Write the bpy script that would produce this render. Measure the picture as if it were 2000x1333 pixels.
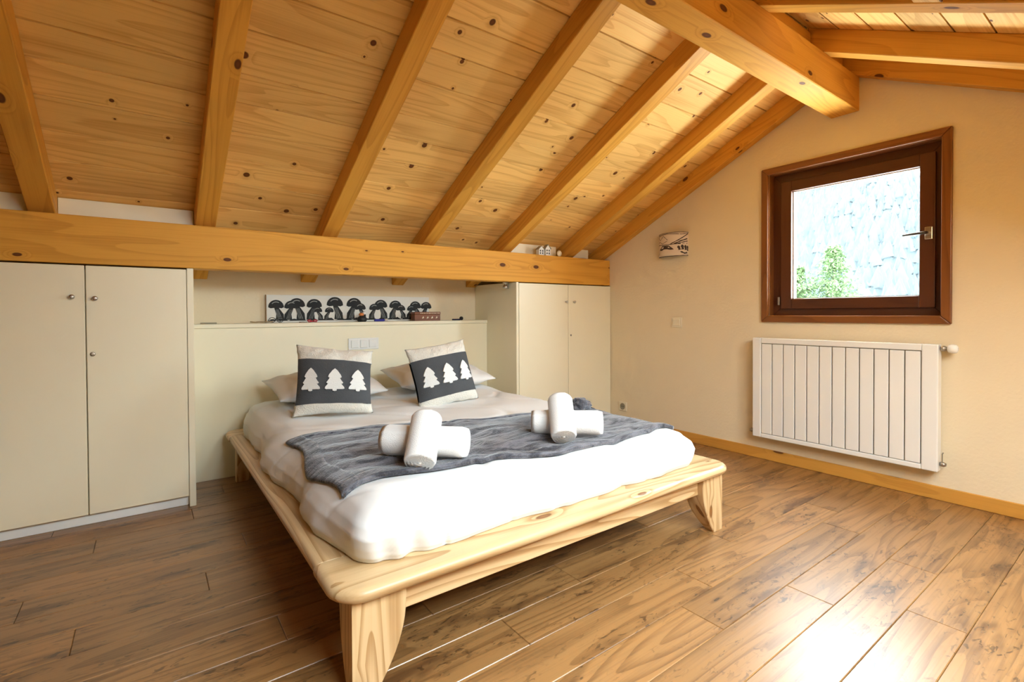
import bpy, bmesh, math, random
from mathutils import Vector, Matrix, noise as mnoise
from mathutils.bvhtree import BVHTree

random.seed(7)
sc = bpy.context.scene
COL = sc.collection
for o in list(bpy.data.objects):
    bpy.data.objects.remove(o)

# ------------------------------------------------------------------ camera
cd = bpy.data.cameras.new('camera')
cam = bpy.data.objects.new('camera', cd)
COL.objects.link(cam)
Fv = Vector((0.59349865, 0.80472097, -0.0135465))
Rv = Vector((0.80474134, -0.59360228, -0.00526384))
Uv = Vector((0.01227716, 0.00777735, 0.99989439))
cam.matrix_world = Matrix(((Rv.x, Uv.x, -Fv.x, 0.0), (Rv.y, Uv.y, -Fv.y, 0.0),
                           (Rv.z, Uv.z, -Fv.z, 1.15), (0, 0, 0, 1)))
cd.sensor_fit = 'HORIZONTAL'
cd.sensor_width = 36.0
cd.lens = 962.0 / 2000.0 * 36.0
cd.shift_y = -41.9 / 2000.0
cd.clip_start = 0.02
cd.clip_end = 1000
sc.camera = cam

# ------------------------------------------------------------------ sky and exposure
SKY = 15.0
w = bpy.data.worlds.new('overcast_sky')
sc.world = w
w.use_nodes = True
bgn = w.node_tree.nodes['Background']
bgn.inputs[0].default_value = (0.82, 0.93, 1.0, 1)
bgn.inputs[1].default_value = SKY
sc.view_settings.view_transform = 'Standard'
sc.view_settings.look = 'None'
sc.view_settings.gamma = 1.0
sc.view_settings.use_curve_mapping = False
sc.view_settings.exposure = 1.42
cy = sc.cycles
cy.use_denoising = True
cy.max_bounces = 6
cy.diffuse_bounces = 4
cy.glossy_bounces = 3
cy.use_adaptive_sampling = True
cy.use_light_tree = False
cy.adaptive_threshold = 0.06
cy.adaptive_min_samples = 16
cy.transparent_max_bounces = 8
cy.volume_bounces = 1
cy.sample_clamp_indirect = 12.0
cy.caustics_reflective = False
cy.caustics_refractive = False


def portal(name, loc, rot, sx, sy):
    l = bpy.data.lights.new(name, 'AREA')
    l.shape = 'RECTANGLE'
    l.size, l.size_y = sx, sy
    l.cycles.is_portal = True
    o = bpy.data.objects.new(name, l)
    o.location = loc
    o.rotation_euler = rot
    COL.objects.link(o)
    return o


# ------------------------------------------------------------------ measured room (metres)
XW = 3.8533          # gable wall with the window
YB = 4.19            # wall behind the headboard
YC = 3.502           # cupboard fronts
YBEAM = 3.509
XLEFT = -3.0         # far gable, behind the camera
YFRONT = -1.52       # low eaves wall behind the camera
SL, SR = -0.4838, 0.4922
RAFT = 0.125         # rafter depth below the boards


def zl(y):           # rafter underside, bed side of the roof
    return 1.736 + SL * (y - 3.504)


def zr(y):           # rafter underside, camera side of the roof
    return 2.713 + SR * (y - 1.283)


CL, CR = math.sqrt(1 + SL * SL), math.sqrt(1 + SR * SR)
NL = Vector((0, -SL, 1)) / CL
NR = Vector((0, -SR, 1)) / CR
YRIDGE = 1.383

# ------------------------------------------------------------------ node helpers


class NT:
    def __init__(s, name):
        m = bpy.data.materials.new(name)
        m.use_nodes = True
        s.m = m
        s.t = m.node_tree
        s.b = s.t.nodes['Principled BSDF']

    def n(s, typ, **kw):
        nd = s.t.nodes.new(typ)
        for k, v in kw.items():
            setattr(nd, k, v)
        return nd

    def l(s, a, b):
        s.t.links.new(a, b)

    def inp(s, sock, v):
        if isinstance(v, (int, float)):
            sock.default_value = v
        elif isinstance(v, (tuple, list)):
            sock.default_value = tuple(v) + ((1,) if len(v) == 3 and len(sock.default_value) == 4 else ())
        else:
            s.l(v, sock)

    def math(s, op, a, b=0.0, c=None, clamp=False):
        nd = s.n('ShaderNodeMath', operation=op)
        nd.use_clamp = clamp
        s.inp(nd.inputs[0], a)
        s.inp(nd.inputs[1], b)
        if c is not None:
            s.inp(nd.inputs[2], c)
        return nd.outputs[0]

    def vmath(s, op, a, b):
        nd = s.n('ShaderNodeVectorMath', operation=op)
        s.inp(nd.inputs[0], a)
        s.inp(nd.inputs[1], b)
        return nd.outputs[0]

    def mix(s, f, a, b, blend='MIX'):
        nd = s.n('ShaderNodeMix', data_type='RGBA', blend_type=blend)
        s.inp(nd.inputs[0], f)
        s.inp(nd.inputs[6], a)
        s.inp(nd.inputs[7], b)
        return nd.outputs[2]

    def ramp(s, v, lo, hi, a=0.0, b=1.0):
        nd = s.n('ShaderNodeMapRange', interpolation_type='SMOOTHSTEP')
        s.inp(nd.inputs[0], v)
        nd.inputs[1].default_value = lo
        nd.inputs[2].default_value = hi
        nd.inputs[3].default_value = a
        nd.inputs[4].default_value = b
        return nd.outputs[0]

    def noise(s, vec, scale=1.0, detail=2.0, rough=0.5, dist=0.0):
        nd = s.n('ShaderNodeTexNoise')
        s.inp(nd.inputs['Vector'], vec)
        nd.inputs['Scale'].default_value = scale
        nd.inputs['Detail'].default_value = detail
        nd.inputs['Roughness'].default_value = rough
        nd.inputs['Distortion'].default_value = dist
        return nd.outputs['Fac']

    def objco(s):
        return s.n('ShaderNodeTexCoord').outputs['Object']

    def rnd(s):
        return s.n('ShaderNodeObjectInfo').outputs['Random']

    def bump(s, h, strength=0.2, dist=0.01):
        nd = s.n('ShaderNodeBump')
        nd.inputs['Strength'].default_value = strength
        nd.inputs['Distance'].default_value = dist
        s.l(h, nd.inputs['Height'])
        s.l(nd.outputs[0], s.b.inputs['Normal'])


def plain(name, col, rough=0.5, metal=0.0, bump=0.0, bscale=60.0, spec=0.5, var=0.0, sheen=0.0, bdist=0.004):
    k = NT(name)
    k.b.inputs['Roughness'].default_value = rough
    k.b.inputs['Metallic'].default_value = metal
    k.b.inputs['Specular IOR Level'].default_value = spec
    if sheen:
        k.b.inputs['Sheen Weight'].default_value = sheen
        k.b.inputs['Sheen Roughness'].default_value = 0.4
    co = k.objco()
    if var:
        n1 = k.noise(co, 7.0, 3.0)
        k.l(k.mix(n1, tuple(c * (1 - var) for c in col), tuple(min(1, c * (1 + var)) for c in col)), k.b.inputs['Base Color'])
    else:
        k.b.inputs['Base Color'].default_value = tuple(col) + (1,)
    if bump:
        k.bump(k.noise(co, bscale, 3.0), bump, bdist)
    return k.m


def wood(name, light, dark, axis='x', knot=(0.14, 0.045, 0.010), knots=0.35, rings=9.0, ringmix=0.45, rough=0.42,
         ga=0.5, gb=5.0, ka=2.6, kb=5.0, ksize=0.085, vari=0.16, streak=0.25, blotch=0.0, blotchcol=None, bumpk=0.08, bow=0.9, spec=0.5):
    k = NT(name)
    k.b.inputs['Specular IOR Level'].default_value = spec
    co = k.objco()
    sep = k.n('ShaderNodeSeparateXYZ')
    k.l(co, sep.inputs[0])
    ax = {'x': (0, 1, 2), 'y': (1, 0, 2), 'z': (2, 0, 1)}[axis]
    a, b, c = (sep.outputs[i] for i in ax)
    r = k.rnd()
    a = k.math('ADD', a, k.math('MULTIPLY', r, 53.0))
    b = k.math('ADD', b, k.math('MULTIPLY', r, 17.3))
    c = k.math('ADD', c, k.math('MULTIPLY', r, 91.7))

    def vec(sa, sb, scc):
        cb = k.n('ShaderNodeCombineXYZ')
        k.l(k.math('MULTIPLY', a, sa), cb.inputs[0])
        k.l(k.math('MULTIPLY', b, sb), cb.inputs[1])
        k.l(k.math('MULTIPLY', c, scc), cb.inputs[2])
        return cb.outputs[0]
    n1 = k.noise(vec(ga, gb, gb), 1.0, 1.5, 0.45)
    field = k.math('MULTIPLY', n1, rings)
    kd = None
    if knots > 0:
        vo = k.n('ShaderNodeTexVoronoi', feature='F1', voronoi_dimensions='2D')
        kc = k.n('ShaderNodeCombineXYZ')
        k.l(k.math('MULTIPLY', a, ka), kc.inputs[0])
        k.l(k.math('MULTIPLY', k.math('ADD', b, c), kb), kc.inputs[1])
        k.l(kc.outputs[0], vo.inputs['Vector'])
        vo.inputs['Scale'].default_value = 1.0
        vo.inputs['Randomness'].default_value = 1.0
        d = vo.outputs['Distance']
        sc3 = k.n('ShaderNodeSeparateColor')
        k.l(vo.outputs['Color'], sc3.inputs[0])
        keep = k.math('LESS_THAN', sc3.outputs[0], knots)
        size = k.math('MULTIPLY_ADD', sc3.outputs[1], ksize * 1.1, ksize * 0.35)
        rel = k.math('DIVIDE', d, size)
        core = k.math('MULTIPLY', k.ramp(rel, 0.75, 1.1, 1.0, 0.0), keep)
        heart = k.math('MULTIPLY', k.ramp(rel, 0.1, 0.7, 0.25, 0.0), keep)
        halo = k.math('MULTIPLY', k.ramp(rel, 0.9, 3.2, 1.0, 0.0), keep)
        field = k.math('ADD', field, k.math('MULTIPLY', halo, bow))
        kd = (core, heart, halo)
    saw = k.math('FRACT', field)
    line = k.ramp(saw, 0.35, 1.0, 0.0, 1.0)
    line = k.math('MULTIPLY', line, k.ramp(saw, 0.96, 1.0, 1.0, 0.0))
    fine = k.noise(vec(2.2, 130.0, 130.0), 1.0, 1.0, 0.6)
    fac = k.math('MULTIPLY_ADD', line, ringmix, k.math('MULTIPLY', k.math('SUBTRACT', fine, 0.5), streak * 2.0), clamp=True)
    col = k.mix(fac, light, dark)
    tone = k.math('MULTIPLY_ADD', k.noise(vec(0.35, 2.4, 2.4), 1.0, 1.0), vari * 1.6, 1.0 - vari * 0.8)
    tone2 = k.math('MULTIPLY_ADD', r, vari, 1.0 - vari * 0.5)
    hs = k.n('ShaderNodeHueSaturation')
    k.l(col, hs.inputs['Color'])
    k.l(k.math('MULTIPLY', tone, tone2), hs.inputs['Value'])
    col = hs.outputs[0]
    if blotch > 0:
        bl = k.noise(vec(2.3, 9.0, 9.0), 1.0, 3.0, 0.62)
        col = k.mix(k.ramp(bl, 0.52, 0.72, 0.0, blotch), col, blotchcol)
        cr = k.noise(vec(18.0, 46.0, 46.0), 1.0, 2.0, 0.6, 1.2)
        col = k.mix(k.math('MULTIPLY', k.ramp(cr, 0.56, 0.66, 0.0, blotch * 0.9), k.ramp(bl, 0.4, 0.62)), col, tuple(x * 0.5 for x in blotchcol))
    if kd:
        col = k.mix(k.math('MULTIPLY', kd[2], 0.22), col, dark)
        col = k.mix(kd[0], col, knot)
        col = k.mix(kd[1], col, tuple(min(1, x * 2.2) for x in knot))
    k.l(col, k.b.inputs['Base Color'])
    k.l(k.math('MULTIPLY_ADD', fine, 0.12, rough - 0.06), k.b.inputs['Roughness'])
    k.bump(fine, bumpk, 0.002)
    return k.m


PINE_L, PINE_D = (0.78, 0.43, 0.14), (0.47, 0.19, 0.035)
M = {}
for axx in 'xyz':
    M['board_' + axx] = wood('pine_boards_' + axx, (0.92, 0.575, 0.19), (0.60, 0.275, 0.055), axx, knots=0.50, ka=4.6, kb=8.5, ksize=0.060, rings=11.0, ringmix=0.44, rough=0.5, vari=0.24, streak=0.4, spec=0.15)
    M['beam_' + axx] = wood('pine_beam_' + axx, (0.74, 0.365, 0.058), (0.50, 0.205, 0.024), axx, knots=0.40, ka=2.3, kb=4.6, ksize=0.058, rings=11.0, ringmix=0.42, rough=0.5, streak=0.35, bow=1.8, spec=0.15)
    M['bed_' + axx] = wood('bed_pine_' + axx, (0.68, 0.475, 0.255), (0.38, 0.19, 0.058), axx, knots=0.28, ka=1.5, kb=4.0, ksize=0.045, rings=15.0, ringmix=0.75, rough=0.38, vari=0.10, knot=(0.22, 0.09, 0.025))
    M['dark_' + axx] = wood('stained_window_wood_' + axx, (0.25, 0.085, 0.017), (0.14, 0.040, 0.007), axx, knots=0.10, rings=9.0, ringmix=0.5, rough=0.35, knot=(0.03, 0.01, 0.004))
    M['sash_' + axx] = wood('dark_sash_wood_' + axx, (0.115, 0.035, 0.011), (0.075, 0.02, 0.006), axx, knots=0.0, rings=7.0, ringmix=0.4, rough=0.38)
M['skirt_y'] = wood('skirting_pine_y', (0.62, 0.30, 0.055), (0.42, 0.17, 0.025), 'y', knots=0.4, ka=2.4, kb=9.0, ksize=0.09, rings=6.0, ringmix=0.35, rough=0.4)
M['floor'] = wood('oak_laminate', (0.34, 0.168, 0.056), (0.15, 0.064, 0.018), 'x', knots=0.06, ka=1.3, kb=5.0, ksize=0.04, rings=13.0, ringmix=0.6, rough=0.35,
                  vari=0.24, streak=0.5, blotch=0.85, blotchcol=(0.095, 0.038, 0.012), knot=(0.06, 0.03, 0.012), bumpk=0.10, bow=0.5)
M['floor'].node_tree.nodes['Principled BSDF'].inputs['Specular IOR Level'].default_value = 1.0
M['wall'] = plain('cream_wall_plaster', (0.84, 0.715, 0.515), 0.85, bump=0.35, bscale=55, spec=0.2, var=0.02)
M['cup'] = plain('cream_cupboard_paint', (0.90, 0.825, 0.625), 0.38, bump=0.03, bscale=200, spec=0.45, var=0.012)
M['white'] = plain('white_enamel', (0.88, 0.87, 0.85), 0.25)
M['plastic'] = plain('white_plastic', (0.86, 0.85, 0.82), 0.35)
M['cplastic'] = plain('cream_plastic', (0.84, 0.76, 0.58), 0.4)
M['linen'] = plain('white_bed_linen', (0.81, 0.80, 0.79), 0.9, bump=0.12, bscale=14, spec=0.15, bdist=0.01)
M['towel'] = plain('white_terry', (0.90, 0.89, 0.88), 0.95, bump=0.6, bscale=260, spec=0.05, sheen=0.3)
M['fleece'] = plain('off_white_fleece', (0.80, 0.76, 0.68), 0.97, bump=0.9, bscale=120, spec=0.05, var=0.06, sheen=0.3, bdist=0.006)
M['knit'] = plain('charcoal_knit', (0.090, 0.092, 0.098), 0.95, bump=0.7, bscale=170, spec=0.1, var=0.25)
M['applique'] = plain('white_applique_felt', (0.84, 0.83, 0.80), 0.95, bump=0.5, bscale=150, spec=0.05)
M['chrome'] = plain('brushed_nickel', (0.62, 0.60, 0.56), 0.28, 1.0)
M['steel'] = plain('dull_steel', (0.42, 0.38, 0.32), 0.4, 1.0)
M['black'] = plain('black_paint', (0.02, 0.02, 0.02), 0.5)
M['shadowgap'] = plain('dark_gap', (0.05, 0.035, 0.02), 0.8)
M['gap'] = plain('subfloor', (0.10, 0.05, 0.02), 0.9)
M['canvas'] = plain('white_canvas', (0.80, 0.78, 0.72), 0.85, bump=0.1, bscale=300)
M['canvas_edge'] = plain('brown_canvas_edge', (0.36, 0.20, 0.08), 0.7)
M['ink'] = plain('charcoal_print', (0.022, 0.022, 0.022), 0.8, var=0.5)
M['ink_grey'] = plain('grey_print', (0.33, 0.33, 0.31), 0.8, var=0.3)
M['parchment'] = plain('parchment_shade', (0.80, 0.66, 0.52), 0.8, bump=0.1, bscale=90)
M['sepia'] = plain('sepia_print', (0.075, 0.045, 0.035), 0.8)
M['boxwood'] = plain('red_brown_box_wood', (0.20, 0.055, 0.012), 0.35, var=0.25)
M['ivory'] = plain('ivory_inlay', (0.80, 0.70, 0.50), 0.4)
M['red'] = plain('red_plastic', (0.45, 0.02, 0.03), 0.4)
M['blue'] = plain('blue_plastic', (0.02, 0.03, 0.30), 0.3)
M['navy'] = plain('navy_plastic', (0.012, 0.014, 0.06), 0.3)
M['straw'] = plain('straw_cord', (0.42, 0.30, 0.16), 0.8)
M['orange'] = plain('orange_paint', (0.70, 0.22, 0.06), 0.5)
M['porcelain'] = plain('white_porcelain', (0.85, 0.84, 0.80), 0.3)
M['greyw'] = plain('grey_board', (0.35, 0.30, 0.20), 0.6)
M['stone'] = plain('outer_render', (0.80, 0.62, 0.46), 0.9, bump=0.2, bscale=40)
M['bark'] = plain('grey_brown_bark', (0.16, 0.11, 0.08), 0.9)
M['leaf'] = plain('spring_green_needles', (0.055, 0.095, 0.028), 0.8, var=0.4)
M['hill'] = plain('forest_floor', (0.020, 0.028, 0.026), 0.95, var=0.3)
M['firs'] = plain('hillside_firs', (0.014, 0.023, 0.024), 0.95, var=0.4)


def blanket_mat():
    k = NT('grey_plush')
    co = k.objco()
    mp = k.n('ShaderNodeMapping')
    mp.inputs['Scale'].default_value = (2.2, 7.0, 3.0)
    mp.inputs['Rotation'].default_value = (0, 0, 0.35)
    k.l(co, mp.inputs[0])
    n1 = k.noise(mp.outputs[0], 2.2, 4.0, 0.62, 1.6)
    n2 = k.noise(co, 160.0, 2.0)
    f = k.math('ADD', k.ramp(n1, 0.36, 0.66), k.math('MULTIPLY', k.math('SUBTRACT', n2, 0.5), 0.6), clamp=True)
    k.l(k.mix(f, (0.050, 0.047, 0.056), (0.21, 0.202, 0.225)), k.b.inputs['Base Color'])
    k.b.inputs['Roughness'].default_value = 0.9
    k.b.inputs['Specular IOR Level'].default_value = 0.1
    k.b.inputs['Sheen Weight'].default_value = 0.45
    k.b.inputs['Sheen Roughness'].default_value = 0.35
    k.bump(k.math('ADD', n2, k.math('MULTIPLY', n1, 2.0)), 0.6, 0.006)
    return k.m


M['plush'] = blanket_mat()


def glass_mat():
    k = NT('window_glass')
    tr = k.n('ShaderNodeBsdfTransparent')
    tr.inputs[0].default_value = (0.94, 0.97, 0.97, 1)
    gl = k.n('ShaderNodeBsdfGlossy')
    gl.inputs['Roughness'].default_value = 0.02
    mx = k.n('ShaderNodeMixShader')
    mx.inputs[0].default_value = 0.05
    k.l(tr.outputs[0], mx.inputs[1])
    k.l(gl.outputs[0], mx.inputs[2])
    k.l(mx.outputs[0], k.t.nodes['Material Output'].inputs[0])
    return k.m


M['glass'] = glass_mat()

# ------------------------------------------------------------------ mesh helpers


def tag(o, label=None, cat=None, group=None, kind=None):
    if label:
        o['label'] = label
    if cat:
        o['category'] = cat
    if group:
        o['group'] = group
    if kind:
        o['kind'] = kind
    return o


def empty(name, loc=(0, 0, 0), rot=(0, 0, 0)):
    o = bpy.data.objects.new(name, None)
    o.empty_display_size = 0.05
    o.location = loc
    o.rotation_euler = rot
    COL.objects.link(o)
    return o


def link(name, me, mat, parent=None, loc=(0, 0, 0), rot=None, smooth=False):
    if mat is not None and not me.materials:
        me.materials.append(M[mat] if isinstance(mat, str) else mat)
    if smooth:
        me.polygons.foreach_set('use_smooth', [True] * len(me.polygons))
    o = bpy.data.objects.new(name, me)
    COL.objects.link(o)
    if parent is not None:
        o.parent = parent
    o.location = loc
    if rot is not None:
        o.rotation_euler = rot
    return o


def smooth_angle(o, deg=35):
    me = o.data
    me.polygons.foreach_set('use_smooth', [True] * len(me.polygons))
    me.set_sharp_from_angle(angle=math.radians(deg))
    return o


def bm_mesh(bm, name):
    bmesh.ops.recalc_face_normals(bm, faces=bm.faces)
    me = bpy.data.meshes.new(name)
    bm.to_mesh(me)
    bm.free()
    return me


def hexa_bm(P, bevel=0.0, seg=1, bm=None):
    """P: 8 points, bottom ring then top ring"""
    own = bm is None
    bm = bm or bmesh.new()
    v = [bm.verts.new(p) for p in P]
    fs = [(0, 3, 2, 1), (4, 5, 6, 7), (0, 1, 5, 4), (1, 2, 6, 5), (2, 3, 7, 6), (3, 0, 4, 7)]
    nf = [bm.faces.new([v[i] for i in f]) for f in fs]
    if bevel > 0:
        ed = list({e for f in nf for e in f.edges})
        bmesh.ops.bevel(bm, geom=ed, offset=bevel, segments=seg, affect='EDGES', profile=0.5)
    return bm


def box_pts(x0, x1, y0, y1, z0, z1):
    return [(x0, y0, z0), (x1, y0, z0), (x1, y1, z0), (x0, y1, z0), (x0, y0, z1), (x1, y0, z1), (x1, y1, z1), (x0, y1, z1)]


def box(name, b, mat, parent=None, bevel=0.003, seg=1, smooth=False):
    """b = x0,x1,y0,y1,z0,z1 in the parent's frame (parent: translation only); origin at the box centre"""
    c = ((b[0] + b[1]) / 2, (b[2] + b[3]) / 2, (b[4] + b[5]) / 2)
    P = box_pts(b[0] - c[0], b[1] - c[0], b[2] - c[1], b[3] - c[1], b[4] - c[2], b[5] - c[2])
    me = bm_mesh(hexa_bm(P, bevel, seg), name)
    pl = parent.location if parent is not None else Vector((0, 0, 0))
    return link(name, me, mat, parent, Vector(c) - pl, smooth=smooth)


def lathe_bm(prof, n=16, bm=None, axis='z', off=(0, 0, 0)):
    bm = bm or bmesh.new()
    rings = []
    off = Vector(off)
    for r, h in prof:
        ring = []
        for i in range(n):
            a = 2 * math.pi * i / n
            c, s = r * math.cos(a), r * math.sin(a)
            p = {'z': (c, s, h), 'x': (h, c, s), 'y': (c, h, s)}[axis]
            ring.append(bm.verts.new(Vector(p) + off))
        rings.append(ring)
    for A, B in zip(rings, rings[1:]):
        for i in range(n):
            bm.faces.new((A[i], A[(i + 1) % n], B[(i + 1) % n], B[i]))
    bm.faces.new(rings[0][::-1])
    bm.faces.new(rings[-1])
    return bm


def lathe(name, prof, mat, parent=None, loc=(0, 0, 0), axis='z', n=16, smooth=True, rot=None):
    me = bm_mesh(lathe_bm(prof, n, axis=axis), name)
    o = link(name, me, mat, parent, loc, rot)
    if smooth:
        for p in me.polygons:
            p.use_smooth = len(p.vertices) == 4
    return o


def tube_bm(pts, r, n=8, bm=None):
    bm = bm or bmesh.new()
    pts = [Vector(p) for p in pts]
    rings = []
    for i, p in enumerate(pts):
        t = (pts[min(i + 1, len(pts) - 1)] - pts[max(i - 1, 0)]).normalized()
        u = t.orthogonal().normalized() if i == 0 else (u - t * u.dot(t)).normalized()
        v = t.cross(u)
        rr = r[i] if isinstance(r, (list, tuple)) else r
        rings.append([bm.verts.new(p + (u * math.cos(2 * math.pi * k / n) + v * math.sin(2 * math.pi * k / n)) * rr) for k in range(n)])
    for A, B in zip(rings, rings[1:]):
        for i in range(n):
            bm.faces.new((A[i], A[(i + 1) % n], B[(i + 1) % n], B[i]))
    bm.faces.new(rings[0][::-1])
    bm.faces.new(rings[-1])
    return bm


def prism_bm(poly, d0, d1, plane='xz', bm=None):
    """extrude a closed 2-D outline; plane xz: (u,v)->(u,d,v); yz: (d,u,v); xy: (u,v,d)"""
    bm = bm or bmesh.new()

    def P(u, v, d):
        return {'xz': (u, d, v), 'yz': (d, u, v), 'xy': (u, v, d)}[plane]
    A = [bm.verts.new(P(u, v, d0)) for u, v in poly]
    B = [bm.verts.new(P(u, v, d1)) for u, v in poly]
    n = len(poly)
    bm.faces.new(A)
    bm.faces.new(B[::-1])
    for i in range(n):
        bm.faces.new((A[i], B[i], B[(i + 1) % n], A[(i + 1) % n]))
    return bm


def ellipse(cx, cy, rx, ry, n=14, a0=0.0, a1=2 * math.pi, closed=True):
    m = n if closed else n + 1
    return [(cx + rx * math.cos(a0 + (a1 - a0) * i / n), cy + ry * math.sin(a0 + (a1 - a0) * i / n)) for i in range(m)]


# ================================================================== SETTING
# ---- floor: slab and laid planks
fl = box('floor', (XLEFT - 0.2, XW + 0.35, YFRONT - 0.2, YB + 0.2, -0.14, -0.012), 'gap', bevel=0)
tag(fl, kind='structure')
PITCH = 0.1777
Y0F = 1.682 - 18 * PITCH
pm = {}


def floor_plank(x0, x1, y0, y1):
    L, W = x1 - x0, y1 - y0
    key = (round(L, 4), round(W, 4))
    if key not in pm:
        bm = hexa_bm(box_pts(-L / 2, L / 2, -W / 2, W / 2, -0.012, 0.0))
        es = [e for e in bm.edges if all(v.co.z > -0.001 for v in e.verts)]
        bmesh.ops.bevel(bm, geom=es, offset=0.0022, segments=1, affect='EDGES')
        pm[key] = bm_mesh(bm, 'plank')
    o = link('plank', pm[key], 'floor', fl)
    o.location = Vector(((x0 + x1) / 2, (y0 + y1) / 2, 0)) - fl.location


row = 0
y = Y0F
while y < YB:
    y0, y1 = max(y, YFRONT) + 0.0006, min(y + PITCH, YB) - 0.0006
    if y1 - y0 > 0.02:
        x = XLEFT + [0.0, -0.83, -0.41, -1.02, -0.22][row % 5] - 0.24
        while x < XW:
            x0, x1 = max(x, XLEFT) + 0.0006, min(x + 1.28, XW) - 0.0006
            if x1 - x0 > 0.03:
                floor_plank(x0, x1, y0, y1)
            x += 1.28
    y += PITCH
    row += 1

# ---- roof: sheathing with openings, boards on its underside
SKX = [(1.865, 2.525), (1.095, 1.755), (0.345, 0.985)]   # roof windows between rafters, camera side; first inferred, other two added for fill light
SKY0, SKY1 = -1.16, 0.03


def pt_l(x, y, off):
    # off measured square to the roof from the rafter underside
    p = Vector((x, y, zl(y))) + NL * off
    return p


def pt_r(x, y, off):
    return Vector((x, y, zr(y))) + NR * off


def vpt(side, x, y, off):
    # vertical offset version: keeps y exact so edges line up
    z = (zl(y) + off * CL) if side == 'l' else (zr(y) + off * CR)
    return Vector((x, y, z))


def slope_pts(side, x0, x1, y0, y1, o0, o1):
    f = lambda x, y, o: vpt(side, x, y, o)
    return [f(x0, y0, o0), f(x1, y0, o0), f(x1, y1, o0), f(x0, y1, o0), f(x0, y0, o1), f(x1, y0, o1), f(x1, y1, o1), f(x0, y1, o1)]


bm = bmesh.new()
hexa_bm(slope_pts('l', XLEFT - 0.2, XW + 0.35, YRIDGE, YB + 0.3, RAFT + 0.026, RAFT + 0.12), bm=bm)
hexa_bm(slope_pts('r', XLEFT - 0.2, XW + 0.35, SKY1, YRIDGE, RAFT + 0.026, RAFT + 0.12), bm=bm)
hexa_bm(slope_pts('r', XLEFT - 0.2, XW + 0.35, YFRONT - 0.3, SKY0, RAFT + 0.026, RAFT + 0.12), bm=bm)
edges = [XLEFT - 0.2] + [v for s in sorted(SKX) for v in s] + [XW + 0.35]
for i in range(0, len(edges), 2):
    hexa_bm(slope_pts('r', edges[i], edges[i + 1], SKY0, SKY1, RAFT + 0.026, RAFT + 0.12), bm=bm)
ceil_o = link('ceiling', bm_mesh(bm, 'ceiling'), 'gap')
tag(ceil_o, kind='structure')


def roof_board(side, x0, x1, y0, y1):
    g = 0.004
    c = Vector(((x0 + x1) / 2, (y0 + y1) / 2, 0))
    c.z = zl(c.y) if side == 'l' else zr(c.y)
    P = [p - c for p in slope_pts(side, x0, x1, y0 + g, y1 - g, RAFT, RAFT + 0.024)]
    bm = hexa_bm(P)
    link('plank', bm_mesh(bm, 'plank'), 'board_x', ceil_o, c)


jl = [YRIDGE, 1.46, 1.655, 1.868, 2.080, 2.243, 2.428, 2.646, 2.807, 2.992, 3.19, 3.38, 3.60, 3.80, 4.00, YB]
for a, b in zip(jl, jl[1:]):
    roof_board('l', XLEFT, XW, a, b)
jr = [YRIDGE, 1.205, 1.035, 0.861, 0.685, 0.532, 0.37, 0.20, 0.03, -0.14, -0.31, -0.48, -0.65, -0.82, -0.99, -1.16, -1.33, YFRONT]
for b, a in zip(jr, jr[1:]):
    if a >= SKY1 - 1e-6 or b <= SKY0 + 1e-6:
        roof_board('r', XLEFT, XW, a, b)
    else:
        ed = [XLEFT] + [v for s in sorted(SKX) for v in s] + [XW]
        for i in range(0, len(ed), 2):
            roof_board('r', ed[i], ed[i + 1], a, b)

# ---- walls
HY0, HY1, HZ0, HZ1 = 0.835, 1.885, 1.100, 2.215      # hole behind the window trim


def gable(name, x, thick, hole=None):
    bm = bmesh.new()

    def top(y):
        return (zl(y) + (RAFT + 0.02) * CL) if y > YRIDGE else (zr(y) + (RAFT + 0.02) * CR)

    def slab(ya, yb, z0, z1=None):
        ta, tb = (top(ya + 1e-5), top(yb - 1e-5)) if z1 is None else (z1, z1)
        xa, xb = sorted((x, x + thick))
        hexa_bm([(xa, ya, z0), (xb, ya, z0), (xb, yb, z0), (xa, yb, z0), (xa, ya, ta), (xb, ya, ta), (xb, yb, tb), (xa, yb, tb)], bm=bm)
    if hole is None:
        slab(YFRONT, YRIDGE, 0)
        slab(YRIDGE, YB, 0)
    else:
        y0, y1, z0, z1 = hole
        slab(YFRONT, y0, 0)
        slab(y1, YB, 0)
        slab(y0, y1, 0, z0)
        slab(y0, YRIDGE, z1)
        slab(YRIDGE, y1, z1)
    bmesh.ops.remove_doubles(bm, verts=bm.verts, dist=1e-5)
    o = link(name, bm_mesh(bm, name), 'wall')
    return tag(o, kind='structure')


gable('wall_right', XW, 0.34, (HY0, HY1, HZ0, HZ1))
gable('wall_left', XLEFT, -0.3)
tag(box('wall_back', (XLEFT - 0.3, XW + 0.34, YB, YB + 0.25, 0, zl(YB) + 0.16), 'wall', bevel=0), kind='structure')
tag(box('wall_front', (XLEFT - 0.3, XW + 0.34, YFRONT - 0.25, YFRONT, 0, zr(YFRONT) + 0.16), 'wall', bevel=0), kind='structure')
bb = box('baseboard_right', (XW - 0.014, XW, YFRONT, YC, 0, 0.083), 'skirt_y', bevel=0.003)
tag(bb, kind='structure')

# ---- window in the gable wall
win = empty('window_1', (XW, 1.36, 1.0685))
tag(win, 'square brown wooden window with a mountain view above the radiator', kind='structure')
Y0, Y1, Z0, Z1 = 0.805, 1.934, 1.0685, 2.2447


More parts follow.
